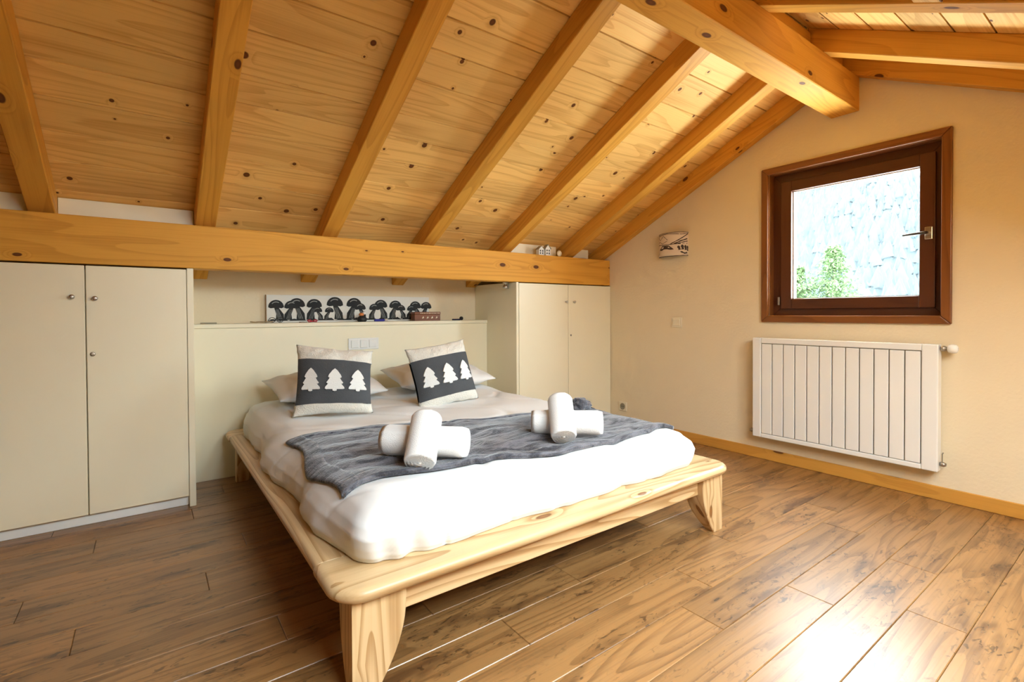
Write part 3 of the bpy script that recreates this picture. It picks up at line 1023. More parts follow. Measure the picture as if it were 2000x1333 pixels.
def make_duvet():
    N, Mm = 150, 190
    hw, hl = (DX1 - DX0) / 2, (DY1 - DY0) / 2
    cx_, cy_ = (DX0 + DX1) / 2, (DY0 + DY1) / 2
    MT = 1.42
    # profile over m: (m, inset, height)
    prof = [(0.0, None, 0.190), (0.80, 0.17, 0.188), (0.88, 0.10, 0.178), (0.95, 0.045, 0.155), (1.02, 0.012, 0.12), (1.12, 0.0, 0.085), (1.22, 0.004, 0.05), (1.32, 0.012, 0.018), (1.42, 0.022, 0.0)]

    def lerp_prof(m):
        for (m0, i0, h0), (m1, i1, h1) in zip(prof, prof[1:]):
            if m <= m1 + 1e-9:
                t = (m - m0) / (m1 - m0)
                if i0 is None:
                    return None, h0 + (h1 - h0) * t, t
                return i0 + (i1 - i0) * t, h0 + (h1 - h0) * t, t
        return prof[-1][1], prof[-1][2], 1
    verts, faces = [], []
    for j in range(Mm + 1):
        for i in range(N + 1):
            s, t = -MT + 2 * MT * i / N, -MT + 2 * MT * j / Mm
            m = max(abs(s), abs(t), 1e-6)
            a, b = s / m, t / m
            ins, h, tt = lerp_prof(m)
            if ins is None:
                ex, ey = (hw - 0.17) * m / 0.8, (hl - 0.17) * m / 0.8
            else:
                ex, ey = hw - ins, hl - ins
            x, y_ = a * ex, b * ey
            rc = 0.09 * min(1, m) ** 2
            qx, qy = max(-ex + rc, min(ex - rc, x)), max(-ey + rc, min(ey - rc, y_))
            dx, dy = x - qx, y_ - qy
            if abs(dx) > 1e-9 and abs(dy) > 1e-9:
                L = math.hypot(dx, dy)
                mx = max(abs(dx), abs(dy))
                x, y_ = qx + dx / L * mx, qy + dy / L * mx
            X, Y = cx_ + x, cy_ + y_
            # outward direction
            od = Vector((a if abs(a) > 0.999 else 0, b if abs(b) > 0.999 else 0))
            edge = max(0.0, min(1.0, (m - 0.75) / 0.4))
            top = 1 - edge
            p = (X, Y, 0)
            dz = 0.022 * nz((X * 1.0, Y * 1.6, 0), 1.7, 3.1) + 0.012 * nz((X, Y, 0), 5.0, 9.0) - 0.010 * max(0, 0.10 - abs(nz((X * 0.8 + Y * 0.6, Y * 0.7 - X * 0.3, 0), 3.2, 2.0))) / 0.10
            # long soft folds running from the foot edge
            dz += 0.004 * math.sin(X * 9 + Y * 14 + 3 * nz(p, 2.0, 5.0)) * (0.4 + 0.6 * edge)
            # bedding rises towards the pillows
            dz += 0.035 * max(0.0, min(1.0, (Y - 2.7) / 0.8)) ** 2 * (1 if m < 1 else 0.4)
            hz = h + dz * (top + 0.55 * edge * min(1, h / 0.1))
            # side billows: pleats vary along the perimeter
            per = X * (1 if abs(b) > 0.999 else 0) + Y * (1 if abs(a) > 0.999 else 0)
            bil = 0.024 * nz((per * 2.6, a * 3, b * 3), 1.0, 1.7) + 0.013 * nz((per * 8.0, a * 3, b * 3), 1.0, 7.7)
            low = max(0.0, min(1.0, (m - 0.92) / 0.35))
            if a < -0.999:
                bil += 0.045 * max(0.0, math.sin(math.pi * min(1, max(0, (per - 1.5) / 2.3)))) ** 0.6
                bil += 0.026 * (0.5 + 0.5 * math.sin(per * 7.4 + 0.6)) - 0.006
                bil += 0.012 * max(0, nz((per * 5, hz * 9, 0), 1.0, 2.2))
            if b < -0.999:
                # vertical creases of the foot side, crisp near the corner
                k = abs(nz((per * 7.0 + hz * 1.5, 4, 0), 1.0, 11.0))
                bil += -0.008 * max(0, 0.16 - k) / 0.16
                near = math.exp(-((per - 0.66) / 0.10) ** 2)
                bil += 0.012 * near * math.sin(per * 60 + hz * 8)
            cw_ = 1.0
            if abs(a) > 0.999:
                cw_ *= min(1.0, (1 - abs(b)) / 0.10) if abs(b) < 1 else 0.0
            if abs(b) > 0.999:
                cw_ *= min(1.0, (1 - abs(a)) / 0.12) if abs(a) < 1 else 0.0
            X += od.x * bil * low * cw_
            Y += od.y * bil * low * cw_
            if m > 1.38:
                hz = max(hz, 0.0) * 0.3
            verts.append((X - cx_, Y - cy_, max(0.0, hz)))
    for j in range(Mm):
        for i in range(N):
            k = j * (N + 1) + i
            faces.append((k, k + 1, k + N + 2, k + N + 1))
    # close underneath
    rim = [i for i in range(N + 1)] + [(j * (N + 1) + N) for j in range(1, Mm + 1)] + [Mm * (N + 1) + i for i in range(N - 1, -1, -1)] + [j * (N + 1) for j in range(Mm - 1, 0, -1)]
    faces.append(tuple(reversed(rim)))
    me = bpy.data.meshes.new('duvet')
    me.from_pydata(verts, [], faces)
    me.update()
    return me, (cx_, cy_)


dme, dc = make_duvet()
duvet = link('duvet', dme, 'linen', None, (dc[0], dc[1], DZ), smooth=True)
tag(duvet, 'plump white duvet over the bed, tucked in folds above the ledge', 'duvet')
bvh = BVHTree.FromPolygons([v.co + duvet.location for v in dme.vertices], [p.vertices for p in dme.polygons])


def top_z(x, y):
    h = bvh.ray_cast(Vector((x, y, 2.0)), Vector((0, 0, -1)))
    return h[0].z if h[0] is not None else DZ


# ---- grey plush blanket across the foot
BLc = {'fl': (0.530, 1.735), 'fr': (2.285, 1.590), 'bl': (0.560, 2.600), 'br': (2.300, 2.200)}


def make_blanket(u0, u1, v0, v1, N, K, lift, th):
    g = []
    for i in range(N + 1):
        colv = []
        for j in range(K + 1):
            u, v = u0 + (u1 - u0) * i / N, v0 + (v1 - v0) * j / K
            fx = BLc['fl'][0] * (1 - u) + BLc['fr'][0] * u
            fy = BLc['fl'][1] * (1 - u) + BLc['fr'][1] * u + 0.035 * math.sin(u * 7.5 + 0.4) - 0.03 * math.sin(u * math.pi) * 0.6
            bx = BLc['bl'][0] * (1 - u) + BLc['br'][0] * u
            by = BLc['bl'][1] * (1 - u) + BLc['br'][1] * u + 0.05 * math.sin(u * 5.0 + 2.2)
            x, y_ = fx + (bx - fx) * v, fy + (by - fy) * v
            x += 0.020 * math.sin(v * 9 + 1) * (1 - u) ** 6
            z = top_z(x, y_) + lift
            wr = 0.034 * abs(nz((x * 1.6 + y_ * 0.9, y_ * 4.5, 0), 1.2, 4.4)) + 0.004 * nz((x * 3, y_ * 14, 0), 1.0, 8.4)
            z += max(0.0, wr) * min(1, 6 * min(u, 1 - u, v, 1 - v) + 0.25)
            colv.append(Vector((x, y_, z)))
        g.append(colv)
    c = Vector((1.4, 2.0, 0.54))
    verts, faces = [], []
    W = K + 1
    for lay in (0.0, th):
        for colv in g:
            for p in colv:
                verts.append(p - c + Vector((0, 0, lay)))
    off = (N + 1) * W
    for i in range(N):
        for j in range(K):
            a = i * W + j
            faces.append((a, a + 1, a + W + 1, a + W))
            faces.append((off + a, off + a + W, off + a + W + 1, off + a + 1))
    for i in range(N):
        for j in (0, K):
            a = i * W + j
            f = (a, a + W, off + a + W, off + a)
            faces.append(f if j == 0 else f[::-1])
    for j in range(K):
        for i in (0, N):
            a = i * W + j
            f = (a, off + a, off + a + 1, a + 1)
            faces.append(f if i == 0 else f[::-1])
    me = bpy.data.meshes.new('blanket')
    me.from_pydata(verts, [], faces)
    me.update()
    return me, c


bme, bc = make_blanket(0.0, 1.0, 0.0, 1.0, 110, 60, 0.003, 0.013)
blanket = link('blanket', bme, 'plush', None, bc, smooth=True)
tag(blanket, 'dark grey plush throw blanket spread across the foot of the bed', 'blanket')
for nm, rng in (('hem', (0.0, 1.0, -0.002, 0.075)), ('hem', (-0.004, 0.035, 0.0, 1.0)), ('hem', (0.0, 1.0, 0.955, 1.004))):
    n_, k_ = (110, 6) if rng[1] - rng[0] > 0.5 else (6, 60)
    hme, hc = make_blanket(*rng, n_, k_, 0.011, 0.012)
    link(nm, hme, 'plush', blanket, smooth=True)
bvh_b = BVHTree.FromPolygons([v.co + bc for v in bme.vertices], [p.vertices for p in bme.polygons])


def cloth_z(x, y):
    h = bvh_b.ray_cast(Vector((x, y, 2.0)), Vector((0, 0, -1)))
    return max(h[0].z if h[0] is not None else 0, top_z(x, y))


# crumpled corner of the blanket at the far side
bm = bmesh.new()
bmesh.ops.create_icosphere(bm, subdivisions=4, radius=1.0)
for v in bm.verts:
    p = v.co.copy()
    k = 1 + 0.30 * mnoise.noise(p * 2.6) + 0.15 * mnoise.noise(p * 6)
    v.co = Vector((p.x * 0.075 * k, p.y * 0.055 * k, max(-0.02, p.z * 0.045 * k)))
cz = cloth_z(2.14, 2.20)
link('crumple', bm_mesh(bm, 'crumple'), 'plush', blanket, Vector((2.14, 2.20, cz + 0.02)) - bc, smooth=True)


# ---- rolled towels
def towel(c0, c1, r, label, seed):
    """rolled towel from end c0 to end c1 (axis points)"""
    c0, c1 = Vector(c0), Vector(c1)
    L = (c1 - c0).length
    bm = bmesh.new()
    # outer roll with a lap edge, slightly squashed
    n, K = 40, 16
    rings = []
    for j in range(K + 1):
        x = -L / 2 + L * j / K
        e = min(1.0, min(j, K - j) / 1.0)
        ring = []
        for i in range(n):
            a = 2 * math.pi * i / n
            rr = r * (1.0 + 0.03 * mnoise.noise(Vector((math.cos(a) * 1.5, math.sin(a) * 1.5, x * 6 + seed)))) * (0.90 if e < 1 else 1.0)
            if 0.0 <= a - 2.2 < 0.25:
                rr *= 1.05
            ring.append(bm.verts.new((x, rr * math.cos(a) * 1.03, rr * math.sin(a) * 0.97)))
        rings.append(ring)
    for A, B in zip(rings, rings[1:]):
        for i in range(n):
            bm.faces.new((A[i], A[(i + 1) % n], B[(i + 1) % n], B[i]))
    # spiral relief on both ends
    for ring, s in ((rings[0], -1), (rings[-1], 1)):
        prev = ring
        for q in range(1, 9):
            f = 1 - q / 9.0
            dep = (0.012 if q % 2 else 0.0)
            nr = [bm.verts.new((ring[0].co.x - s * dep, v.co.y * f, v.co.z * f)) for v in ring]
            for i in range(n):
                bm.faces.new((prev[i], prev[(i + 1) % n], nr[(i + 1) % n], nr[i]))
            prev = nr
        bm.faces.new(prev)
    me = bm_mesh(bm, 'rolled_towel')
    o = link('rolled_towel', me, 'towel', None, (c0 + c1) / 2, smooth=True)
    o.rotation_mode = 'QUATERNION'
    o.rotation_quaternion = Vector((1, 0, 0)).rotation_difference((c1 - c0).normalized())
    return tag(o, label, 'towel', 'rolled towels on the blanket')


def towel_pair(a0, a1, r, labs, seed, LB=0.215, D=0.160, theta=44, sh=0.0):
    r2 = r * 0.97
    za = sum(cloth_z(a0[0] + (a1[0] - a0[0]) * q / 6, a0[1] + (a1[1] - a0[1]) * q / 6) for q in range(7)) / 7 + r + 0.006
    towel((a0[0], a0[1], za), (a1[0], a1[1], za), r, labs[0], seed)
    # second roll leans over the first, its near end on the blanket
    ax = Vector((a1[0] - a0[0], a1[1] - a0[1])).normalized()
    d = Vector((-ax.y, ax.x))
    q = 0.12
    mid = Vector(((a0[0] + a1[0]) / 2, (a0[1] + a1[1]) / 2)) - d * D + ax * (sh + q * D)
    d = (d - ax * q).normalized()
    th = math.radians(theta)
    z0 = cloth_z(mid.x, mid.y) + r2 * math.cos(th)
    towel((mid.x, mid.y, z0), (mid.x + d.x * LB * math.cos(th), mid.y + d.y * LB * math.cos(th), z0 + LB * math.sin(th)), r2, labs[1], seed + 5)


towel_pair((0.790, 1.985), (1.045, 1.730), 0.064,
           ('white rolled towel lying flat under another roll, on the left of the blanket', 'white rolled towel leaning across another, on the left of the blanket'), 1.0, sh=0.012)
towel_pair((1.490, 1.865), (1.745, 1.640), 0.059,
           ('white rolled towel lying flat under another roll, on the right of the blanket', 'white rolled towel leaning across another, on the right of the blanket'), 9.0, sh=-0.035)


# ---- pillows
def pillow_fn(w_, h_, th, pinch=0.10, ear=0.0):
    def f(u, v, side, off=0.0):
        ou = u * (1 - pinch * (1 - abs(u) ** 3) * 0 - pinch * (1 - v * v) * abs(u) ** 2 * 0.8)
        ov = v * (1 - pinch * (1 - u * u) * abs(v) ** 2 * 0.8)
        t = (max(0, 1 - abs(u) ** 2.6) ** 0.62) * (max(0, 1 - abs(v) ** 2.6) ** 0.62)
        return Vector((ou * w_ / 2, ov * h_ / 2, side * (th / 2 * t + off)))
    return f


def pillow_mesh(f, name, u0=-1, u1=1, v0=-1, v1=1, N=28, K=28, wob=0.0, seed=0.0, ws=5.0):
    verts, faces = [], []
    W = K + 1
    for s in (1, -1):
        for i in range(N + 1):
            for j in range(K + 1):
                u, v = u0 + (u1 - u0) * i / N, v0 + (v1 - v0) * j / K
                p = f(u, v, s)
                if wob:
                    q = p * ws
                    d = wob * mnoise.noise(Vector((q.x + seed, q.y, q.z * 0.3))) + wob * 0.5 * mnoise.noise(Vector((q.x * 2.7 + seed, q.y * 2.7, 0)))
                    p.z += d * (1 - max(abs(u), abs(v)) ** 6)
                    p.x += 0.6 * d
                    p.y += 0.6 * d
                verts.append(p)
    off = (N + 1) * W
    for i in range(N):
        for j in range(K):
            a = i * W + j
            faces.append((a, a + W, a + W + 1, a + 1))
            faces.append((off + a, off + a + 1, off + a + W + 1, off + a + W))
    me = bpy.data.meshes.new(name)
    me.from_pydata(verts, [], faces)
    bm = bmesh.new()
    bm.from_mesh(me)
    bmesh.ops.remove_doubles(bm, verts=bm.verts, dist=0.0006)
    bm.to_mesh(me)
    bm.free()
    return me


def sleeping_pillow(cx_, cy_, rz, tilt, label, seed, w_=0.72, h_=0.50, z=None, roll=0.0):
    f = pillow_fn(w_, h_, 0.17, 0.06)
    me = pillow_mesh(f, 'pillow', N=40, K=34, wob=0.016, seed=seed, ws=6.0)
    z = top_z(cx_, cy_) + 0.078 if z is None else z
    o = link('pillow', me, 'linen', None, (cx_, cy_, z), (tilt, roll, rz), smooth=True)
    return tag(o, label, 'pillow', 'white sleeping pillows')


sleeping_pillow(0.99, 3.52, 0.04, 0.16, 'white sleeping pillow lying behind the left tree cushion', 1.0)
sleeping_pillow(1.86, 3.52, -0.05, 0.16, 'white sleeping pillow lying behind the right tree cushion', 6.0, w_=0.80)

TREE = [(0.0, 1.0), (0.16, 0.90), (0.34, 0.72), (0.40, 0.62), (0.33, 0.57), (0.27, 0.60), (0.40, 0.45), (0.50, 0.36), (0.43, 0.31), (0.36, 0.33), (0.55, 0.17), (0.58, 0.09), (0.48, 0.06),
        (0.30, 0.12), (0.13, 0.13), (0.12, 0.0), (0.0, -0.02)]
TREE = TREE + [(-x, y) for x, y in TREE[-2:0:-1]]


def cushion(loc, rot, label, seed, w_=0.445, h_=0.435, tr=0.0):
    root = empty('cushion', loc, rot)
    tag(root, label, 'cushion', 'fir tree cushions')
    f0 = pillow_fn(w_, h_, 0.17, 0.07)

    def f(u, v, s_, o_=0.0):
        p = f0(u, v, s_, o_)
        k = (u + 1) * (v + 1) / 4
        return p + Vector((0, -tr * k, 0))
    a, b = -0.70, 0.54
    link('fleece_band', pillow_mesh(f, 'fleece_band', -1, 1, -1, a, 36, 12, 0.010, seed, 16), 'fleece', root, smooth=True)
    link('fleece_band', pillow_mesh(f, 'fleece_band', -1, 1, b, 1, 36, 14, 0.010, seed + 3, 16), 'fleece', root, smooth=True)
    kb = link('knit_band', pillow_mesh(lambda u, v, s, o_=0.0: f(u, v, s, 0.005), 'knit_band', -0.985, 0.985, a - 0.015, b + 0.015, 36, 18, 0.003, seed, 9), 'knit', root, smooth=True)
    for k, uc in enumerate((-0.585, 0.03, 0.625)):
        bm = bmesh.new()
        sx, sy = 0.42, 0.64
        top, bot = [], []

        def P(x, y, o_):
            return f(uc + x * sx, -0.36 + y * sy, 1, o_)
        cxy = [(0.0, yy) for yy in (0.06, 0.3, 0.55, 0.8)]
        for x, y_ in TREE:
            top.append(bm.verts.new(P(x, y_, 0.016)))
            bot.append(bm.verts.new(P(x * 1.03, y_, 0.001)))
        n = len(TREE)
        # strips across the tree so the felt follows the bulge
        half = n // 2
        for i in range(half):
            l_, r_ = (-i) % n, i
            l2, r2 = (-i - 1) % n, i + 1
            ids = []
            for q in (top[r_], top[r2], top[l2], top[l_]):
                if q not in ids:
                    ids.append(q)
            if len(ids) >= 3:
                try:
                    bm.faces.new(ids)
                except ValueError:
                    pass
        for i in range(n):
            bm.faces.new((top[i], top[(i + 1) % n], bot[(i + 1) % n], bot[i]))
        link('tree_applique', bm_mesh(bm, 'tree_applique'), 'applique', root, smooth=False)
    return root


def cushion_rot(yaw, lean, roll):
    """face looks along -Y when yaw=0; lean tips the top back; roll turns it in its plane"""
    m = Matrix.Rotation(yaw, 4, 'Z') @ Matrix.Rotation(math.radians(90) - lean, 4, 'X') @ Matrix.Rotation(roll, 4, 'Z')
    return m.to_euler()


cushion((0.905, 3.045, 0.755), cushion_rot(math.radians(-20), math.radians(17), math.radians(-1)), 'left grey cushion with three white fir trees and fleece borders', 2.0, tr=0.045)
cushion((1.628, 3.02, 0.728), cushion_rot(math.radians(-6), math.radians(17), math.radians(8)), 'right grey cushion with three white fir trees, tilted against its pillow', 5.0)

# ================================================================== SHELF THINGS
SZ = 1.0832
pic = empty('picture', (1.42, 4.165, SZ))
tag(pic, 'long white canvas with charcoal mushrooms on the headboard shelf', 'picture')
PX0, PX1, PZ1 = 0.728, 2.106, 1.300
box('canvas', (PX0, PX1, 4.160, 4.186, SZ, PZ1), 'canvas', pic, bevel=0.001)
box('canvas_edge', (PX0 - 0.003, PX0 - 0.0005, 4.1595, 4.186, SZ, PZ1), 'canvas_edge', pic, bevel=0)


def add_poly(bm, poly, d0=4.1575, d1=4.1595):
    prism_bm(poly, d0, d1, 'xz', bm)


def mushroom(cx_, s, lean, layer):
    """one cap-and-stem pair member; cx_ stem centre, s height"""
    bm = bmesh.new()
    z0 = SZ + 0.022
    zc = z0 + s * 0.62
    st = [(cx_ - s * 0.20, z0), (cx_ - s * 0.17, z0 + s * 0.3), (cx_ - s * 0.10 + lean, zc + s * 0.04), (cx_ + s * 0.10 + lean, zc + s * 0.04), (cx_ + s * 0.17, z0 + s * 0.3), (cx_ + s * 0.20, z0)]
    cw, ch = s * 0.37, s * 0.36
    cap = [(cx_ + lean - cw, zc + 0.1 * ch)] + [(cx_ + lean + cw * math.cos(a), zc + 0.15 * ch + ch * math.sin(a)) for a in [math.pi - math.pi * i / 12 for i in range(1, 12)]] + \
          [(cx_ + lean + cw, zc + 0.1 * ch), (cx_ + lean + cw * 0.7, zc - 0.05 * ch), (cx_ + lean, zc + 0.05 * ch), (cx_ + lean - cw * 0.7, zc - 0.05 * ch)]
    y = 4.1575 - layer * 0.0006
    add_poly(bm, st, y, 4.1598)
    add_poly(bm, cap, y - 0.0003, 4.1598)
    o = link('mushroom_print', bm_mesh(bm, 'mushroom_print'), 'ink', pic, -pic.location)
    y2 = y - 0.0008
    for q in range(3):
        bm = bmesh.new()
        dx = (q - 1) * s * 0.075
        prism_bm([(cx_ + dx - s * 0.012, z0 + s * 0.04), (cx_ + dx + s * 0.012, z0 + s * 0.05), (cx_ + dx * 0.7 + lean * 0.8 + s * 0.006, zc - s * 0.07), (cx_ + dx * 0.7 + lean * 0.8 - s * 0.006, zc - s * 0.08)], y2, y2 + 0.0006, 'xz', bm)
        link('stem_highlight', bm_mesh(bm, 'stem_highlight'), 'ink_grey', o)
    arc = [(cx_ + lean + cw * 0.72 * math.cos(a), zc + 0.2 * ch + ch * 0.72 * math.sin(a)) for a in [2.5 - 1.5 * i / 6 for i in range(7)]]
    arc2 = [(cx_ + lean + cw * 0.62 * math.cos(a), zc + 0.2 * ch + ch * 0.60 * math.sin(a)) for a in [1.0 + 1.5 * i / 6 for i in range(7)]]
    bm = prism_bm(arc + arc2, y2 - 0.0004, y2 + 0.0006, 'xz')
    link('cap_highlight', bm_mesh(bm, 'cap_highlight'), 'ink_grey', o)


def px2x(px):      # picture crop columns to metres along the canvas
    return PX0 + (px - 100) / (1765 - 100) * (PX1 - PX0)


for i, (a, b, s) in enumerate(((215, 285, 0.150), (400, 490, 0.165), (583, 640, 0.098), (760, 880, 0.178), (1010, 1100, 0.130), (1235, 1330, 0.160), (1455, 1520, 0.118), (1630, 1695, 0.150))):
    mushroom(px2x(a), s, -0.014 - s * 0.09, 0)
    mushroom(px2x(b), s * 0.97, 0.014 + s * 0.09, 1)
bm = bmesh.new()
gr = [(px2x(130), SZ + 0.018)]
top = [(px2x(130 + 1600 * i / 60), SZ + 0.026 + 0.008 * math.sin(i * 1.9) + 0.005 * math.sin(i * 5.1)) for i in range(61)]
prism_bm(top + [(px2x(1730), SZ + 0.014), (px2x(900), SZ + 0.016), (px2x(130), SZ + 0.014)], 4.158, 4.1598, 'xz', bm)
link('ground_print', bm_mesh(bm, 'ground_print'), 'ink', pic, -pic.location)

bx = empty('trinket_box', (2.035, 4.06, SZ))
tag(bx, 'small red brown wooden box with pale inlay beside the picture', 'box')
box('box_body', (1.895, 2.150, 4.02, 4.10, SZ, SZ + 0.058), 'boxwood', bx, bevel=0.002)
box('lid', (1.893, 2.152, 4.018, 4.102, SZ + 0.0585, SZ + 0.080), 'boxwood', bx, bevel=0.003)
for k in range(12):
    xk = 1.955 + k * 0.0162
    lathe('inlay_dot', [(0.0045, 0), (0.0045, -0.0015)], 'ivory', bx, Vector((xk, 4.018, SZ + 0.068)) - bx.location, 'y', 8)
for k in range(4):
    xk = 1.975 + k * 0.045
    bm = prism_bm([(-0.008, -0.010), (0.010, -0.002), (0.006, 0.012), (-0.004, 0.006)], -0.0015, 0.0, 'xz')
    link('inlay_leaf', bm_mesh(bm, 'inlay_leaf'), 'ivory', bx, Vector((xk, 4.02, SZ + 0.028)) - bx.location)

# little things on the shelf
bm = bmesh.new()
for k in range(3):
    pts = []
    for i in range(22):
        a = i * 0.62 + k
        pts.append((0.045 * math.cos(a) * (1 + 0.4 * math.sin(i * 1.3)) + 0.02 * k, 0.020 * math.sin(a), 0.006 + 0.005 * abs(math.sin(i * 0.9 + k))))
    tube_bm(pts, 0.0032, 6, bm)
o = link('cord_tangle', bm_mesh(bm, 'cord_tangle'), 'straw', None, (0.655, 4.05, SZ), smooth=True)
tag(o, 'tangle of straw coloured cord on the shelf left of the picture', 'cord')
bm = bmesh.new()
for k in (-1, 1):
    pts = [(k * 0.028 + 0.022 * math.cos(a), 0.0, 0.022 + 0.018 * math.sin(a)) for a in [i * math.pi / 8 for i in range(17)]]
    tube_bm(pts, 0.0026, 6, bm)
tube_bm([(-0.008, 0, 0.026), (0, 0, 0.031), (0.008, 0, 0.026)], 0.0026, 6, bm)
for k in (-1, 1):
    tube_bm([(k * 0.05, 0.0, 0.022), (k * 0.05, 0.03, 0.02), (k * 0.04, 0.09, 0.006)], 0.0022, 6, bm)
o = link('reading_glasses', bm_mesh(bm, 'reading_glasses'), 'black', None, (0.775, 4.055, SZ + 0.001), smooth=True)
tag(o, 'small dark wire object on the shelf at the picture corner', 'glasses')
bm = hexa_bm(box_pts(-0.05, 0.05, -0.008, 0.008, 0, 0.010), 0.003)
o = link('pen', bm_mesh(bm, 'pen'), 'greyw', None, (0.337, 4.04, SZ))
tag(o, 'thin grey pen lying at the cupboard end of the shelf', 'pen')
# red ribbon bow
bm = bmesh.new()
for k in (-1, 1):
    pts = [(0, 0, 0.008), (k * 0.018, 0.004, 0.020), (k * 0.038, 0.0, 0.016), (k * 0.030, -0.006, 0.006), (0, 0, 0.008)]
    tube_bm(pts, [0.004, 0.006, 0.006, 0.005, 0.004], 8, bm)
o = link('ribbon_bow', bm_mesh(bm, 'ribbon_bow'), 'red', None, (1.036, 4.05, SZ), smooth=True)
tag(o, 'tiny red bow on the shelf in front of the picture', 'bow')
bm = bmesh.new()
tube_bm([(-0.03, 0, 0.004), (0.0, 0.006, 0.005), (0.03, 0.0, 0.004)], 0.0035, 8, bm)
o = link('hair_clip', bm_mesh(bm, 'hair_clip'), 'steel', None, (0.965, 4.04, SZ), smooth=True)
tag(o, 'little grey clip on the shelf beside the red bow', 'clip')
# dark figurine: seated rounded animal-like ornament without features
fg = empty('ornament', (1.432, 4.05, SZ))
tag(fg, 'small dark rounded ornament with orange and white top on the shelf', 'ornament')
lathe('ornament_body', [(0.030, 0.0), (0.040, 0.012), (0.038, 0.032), (0.022, 0.046), (0.012, 0.050)], 'black', fg, (0, 0, 0), 'z', 18)
lathe('ornament_top', [(0.010, 0.046), (0.020, 0.054), (0.020, 0.066), (0.008, 0.074)], 'orange', fg, (-0.006, 0, 0), 'z', 14)
lathe('ornament_ball', [(0.006, 0.060), (0.014, 0.068), (0.012, 0.082), (0.004, 0.088)], 'porcelain', fg, (0.02, 0, 0), 'z', 14)
# blue lighter
lg = empty('lighter', (1.59, 4.045, SZ))
tag(lg, 'blue plastic lighter lying on the shelf left of the wooden box', 'lighter')
bm = hexa_bm(box_pts(-0.055, 0.035, -0.012, 0.012, 0.0, 0.020), 0.006, 3)
link('lighter_body', bm_mesh(bm, 'lighter_body'), 'blue', lg)
link('lighter_cap', bm_mesh(hexa_bm(box_pts(0.036, 0.062, -0.011, 0.011, 0.002, 0.024), 0.003, 2), 'lighter_cap'), 'chrome', lg)
nv = empty('pocket_knife', (2.345, 4.05, SZ))
tag(nv, 'dark navy penknife on the shelf right of the wooden box', 'knife')
link('knife_handle', bm_mesh(hexa_bm(box_pts(-0.055, 0.035, -0.010, 0.010, 0.0, 0.014), 0.006, 3), 'knife_handle'), 'navy', nv)
link('knife_end', bm_mesh(lathe_bm([(0.010, -0.012), (0.018, -0.004), (0.018, 0.008), (0.008, 0.014)], 14, None, 'y', (0.045, 0, 0.018)), 'knife_end'), 'black', nv)


# little porcelain houses and disc on the beam
def mini_house(x, y, w_, h_, roof, label):
    r = empty('toy_house', (x, y, 1.6868))
    tag(r, label, 'ornament', 'porcelain houses on the beam')
    poly = [(-w_ / 2, 0), (w_ / 2, 0), (w_ / 2, h_), (0, h_ + roof), (-w_ / 2, h_)]
    link('house_body', bm_mesh(prism_bm(poly, -0.02, 0.02), 'house_body'), 'porcelain', r)
    bm = bmesh.new()
    for s in (-1, 1):
        prism_bm([(0, h_ + roof), (s * (w_ / 2 + 0.006), h_ - 0.004), (s * (w_ / 2 + 0.006), h_ + 0.002), (0, h_ + roof + 0.006)], -0.024, 0.024, 'xz', bm)
    link('roof', bm_mesh(bm, 'roof'), 'greyw', r)
    for i in range(2):
        for j in range(2):
            cx_, cz_ = -w_ * 0.22 + i * w_ * 0.44, h_ * (0.32 + 0.40 * j)
            link('window_opening', bm_mesh(prism_bm([(cx_ - 0.006, cz_ - 0.008), (cx_ + 0.006, cz_ - 0.008), (cx_ + 0.006, cz_ + 0.008), (cx_ - 0.006, cz_ + 0.008)], -0.0212, -0.0202), 'window_opening'), 'black', r)
    return r


mini_house(2.945, 3.545, 0.060, 0.055, 0.026, 'tiny white porcelain house on the beam, with the lower roof')
mini_house(3.025, 3.545, 0.058, 0.066, 0.034, 'tiny white porcelain house on the beam, the taller one')
o = lathe('shell_disc', [(0.008, 0.010), (0.026, 0.006), (0.030, 0.0), (0.026, -0.006), (0.010, -0.010)], 'ivory', None, (3.175, 3.535, 1.717), 'y', 18)
tag(o, 'small round shell disc standing on the beam beside the porcelain houses', 'ornament')

# ================================================================== OUTSIDE THE WINDOW
# hillside
vh, fh = [], []
NA, NRr = 60, 30
for i in range(NA + 1):
    az = math.radians(-25 + 80 * i / NA)       # from +X towards +Y
    for j in range(NRr + 1):
        t = j / NRr
        d = 45 + 215 * t
        crest = 66 + 7 * math.sin(az * 9) + 4 * math.sin(az * 23 + 1)
        z = -14 + (crest + 14) * (t ** 1.15) + 2.5 * mnoise.noise(Vector((d * 0.03, az * 8, 0)))
        vh.append((d * math.cos(az), d * math.sin(az), z))
for i in range(NA):
    for j in range(NRr):
        a = i * (NRr + 1) + j
        fh.append((a, a + 1, a + NRr + 2, a + NRr + 1))
hme = bpy.data.meshes.new('hill')
hme.from_pydata(vh, [], fh)
hill = link('hill', hme, 'hill', smooth=True)
tag(hill, 'steep wooded mountainside seen through the window', 'hill', kind='structure')
hb_ = BVHTree.FromPolygons([Vector(v) for v in vh], fh)
rv, rf = [], []
rng = random.Random(4)
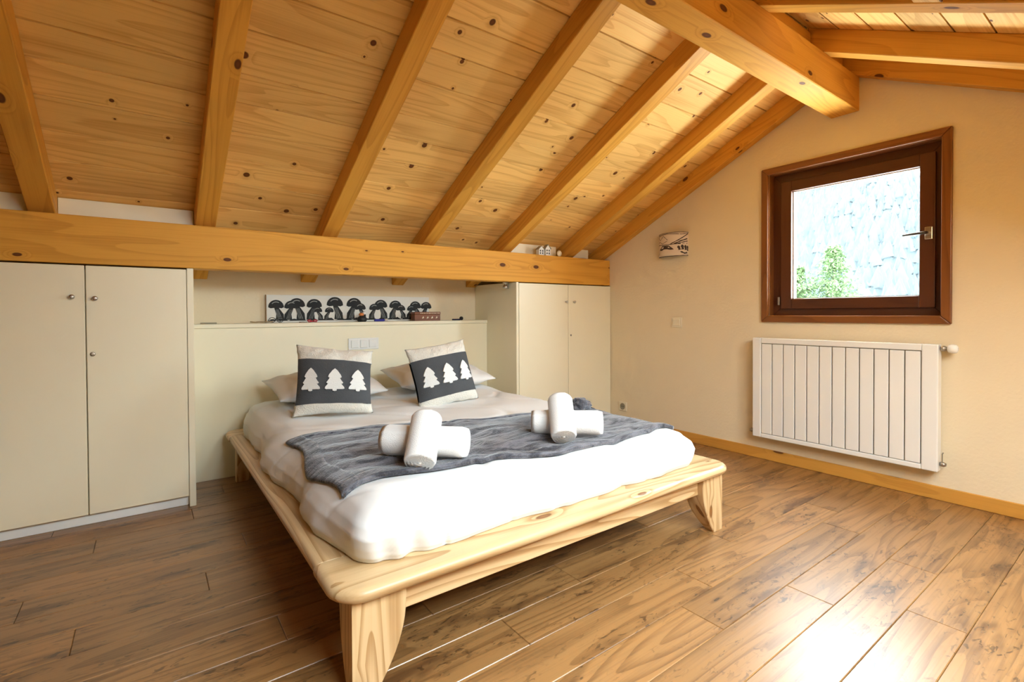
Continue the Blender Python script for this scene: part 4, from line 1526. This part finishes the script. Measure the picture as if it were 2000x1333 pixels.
for _ in range(15000):
    az = math.radians(rng.uniform(4, 34))
    d = 50 + 208 * rng.random() ** 0.75
    x, y = d * math.cos(az), d * math.sin(az)
    h = hb_.ray_cast(Vector((x, y, 300)), Vector((0, 0, -1)))
    if h[0] is None:
        continue
    H = rng.uniform(2.5, 7)
    R = H * rng.uniform(0.20, 0.36)
    z0 = h[0].z - 0.5
    for (zb, zt, rr) in ((0.05, 0.55, 1.0), (0.35, 0.80, 0.72), (0.62, 1.0, 0.45)):
        k = len(rv)
        ph = rng.random() * 6
        for q in range(6):
            a = ph + q * math.pi / 3
            rv.append((x + R * rr * math.cos(a), y + R * rr * math.sin(a), z0 + H * zb + rng.uniform(-.3, .3)))
        rv.append((x, y, z0 + H * zt))
        for q in range(6):
            rf.append((k + q, k + (q + 1) % 6, k + 6))
fme = bpy.data.meshes.new('forest')
fme.from_pydata(rv, [], rf)
fo = link('forest', fme, 'firs')
tag(fo, 'hazy mass of distant firs covering the mountainside outside', 'forest', kind='stuff')


# near tree outside: two leaders, feathery branches
def near_tree(base, H, R, seed, label):
    rg = random.Random(seed)
    root = empty('larch_tree', base)
    tag(root, label, 'tree', 'trees outside the window')
    bm = tube_bm([(0, 0, 0), (0.1, 0.05, H * 0.5), (0.05, 0, H)], [0.16, 0.10, 0.01], 8)
    link('trunk', bm_mesh(bm, 'trunk'), 'bark', root)
    v, f = [], []
    for k in range(900):
        t = rg.random() ** 0.8
        z = H * (0.12 + 0.86 * t)
        L = R * (1.02 - t) * rg.uniform(0.55, 1.1) + 0.12
        a = rg.random() * 2 * math.pi
        droop = rg.uniform(-0.25, 0.2)
        d = Vector((math.cos(a), math.sin(a), 0))
        sd = Vector((-d.y, d.x, 0))
        n = max(5, int(L / 0.10))
        for q in range(n):
            s = (q + 0.5) / n
            p = d * (L * s) + Vector((0, 0, z + droop * L * s + 0.25 * L * s * s))
            for m_ in range(3):
                o_ = sd * rg.uniform(-0.22, 0.22) * (1.1 - s) + Vector((0, 0, rg.uniform(-0.10, 0.06)))
                c_ = p + o_
                e = Vector((rg.uniform(-1, 1), rg.uniform(-1, 1), rg.uniform(-0.6, 0.9))).normalized() * rg.uniform(0.06, 0.13)
                g_ = e.cross(Vector((rg.uniform(-1, 1), rg.uniform(-1, 1), 1))).normalized() * 0.026
                kk = len(v)
                v += [c_ - g_, c_ + g_, c_ + e]
                f.append((kk, kk + 1, kk + 2))
    me = bpy.data.meshes.new('foliage')
    me.from_pydata(v, [], f)
    o = link('foliage', me, 'leaf', root)
    o['kind'] = 'stuff'
    return root


near_tree((15.4, 5.75, -6.0), 9.1, 3.4, 3, 'feathery green larch outside, the taller of the two')
near_tree((15.0, 6.55, -6.0), 8.6, 3.2, 8, 'feathery green larch outside, the shorter one nearer the window edge')

# thin valley haze between the trees and the mountainside
k = NT('valley_haze')
k.t.nodes.remove(k.b)
vs_ = k.n('ShaderNodeVolumeScatter')
vs_.inputs['Color'].default_value = (0.85, 0.93, 1.0, 1)
vs_.inputs['Density'].default_value = 0.0016
vs_.inputs['Anisotropy'].default_value = 0.0
k.l(vs_.outputs[0], k.t.nodes['Material Output'].inputs['Volume'])
hz_ = link('haze', bm_mesh(hexa_bm(box_pts(22, 34, -4, 30, -20, 45)), 'haze'), k.m)
tag(hz_, 'thin pale haze hanging in front of the mountainside', 'haze', kind='stuff')
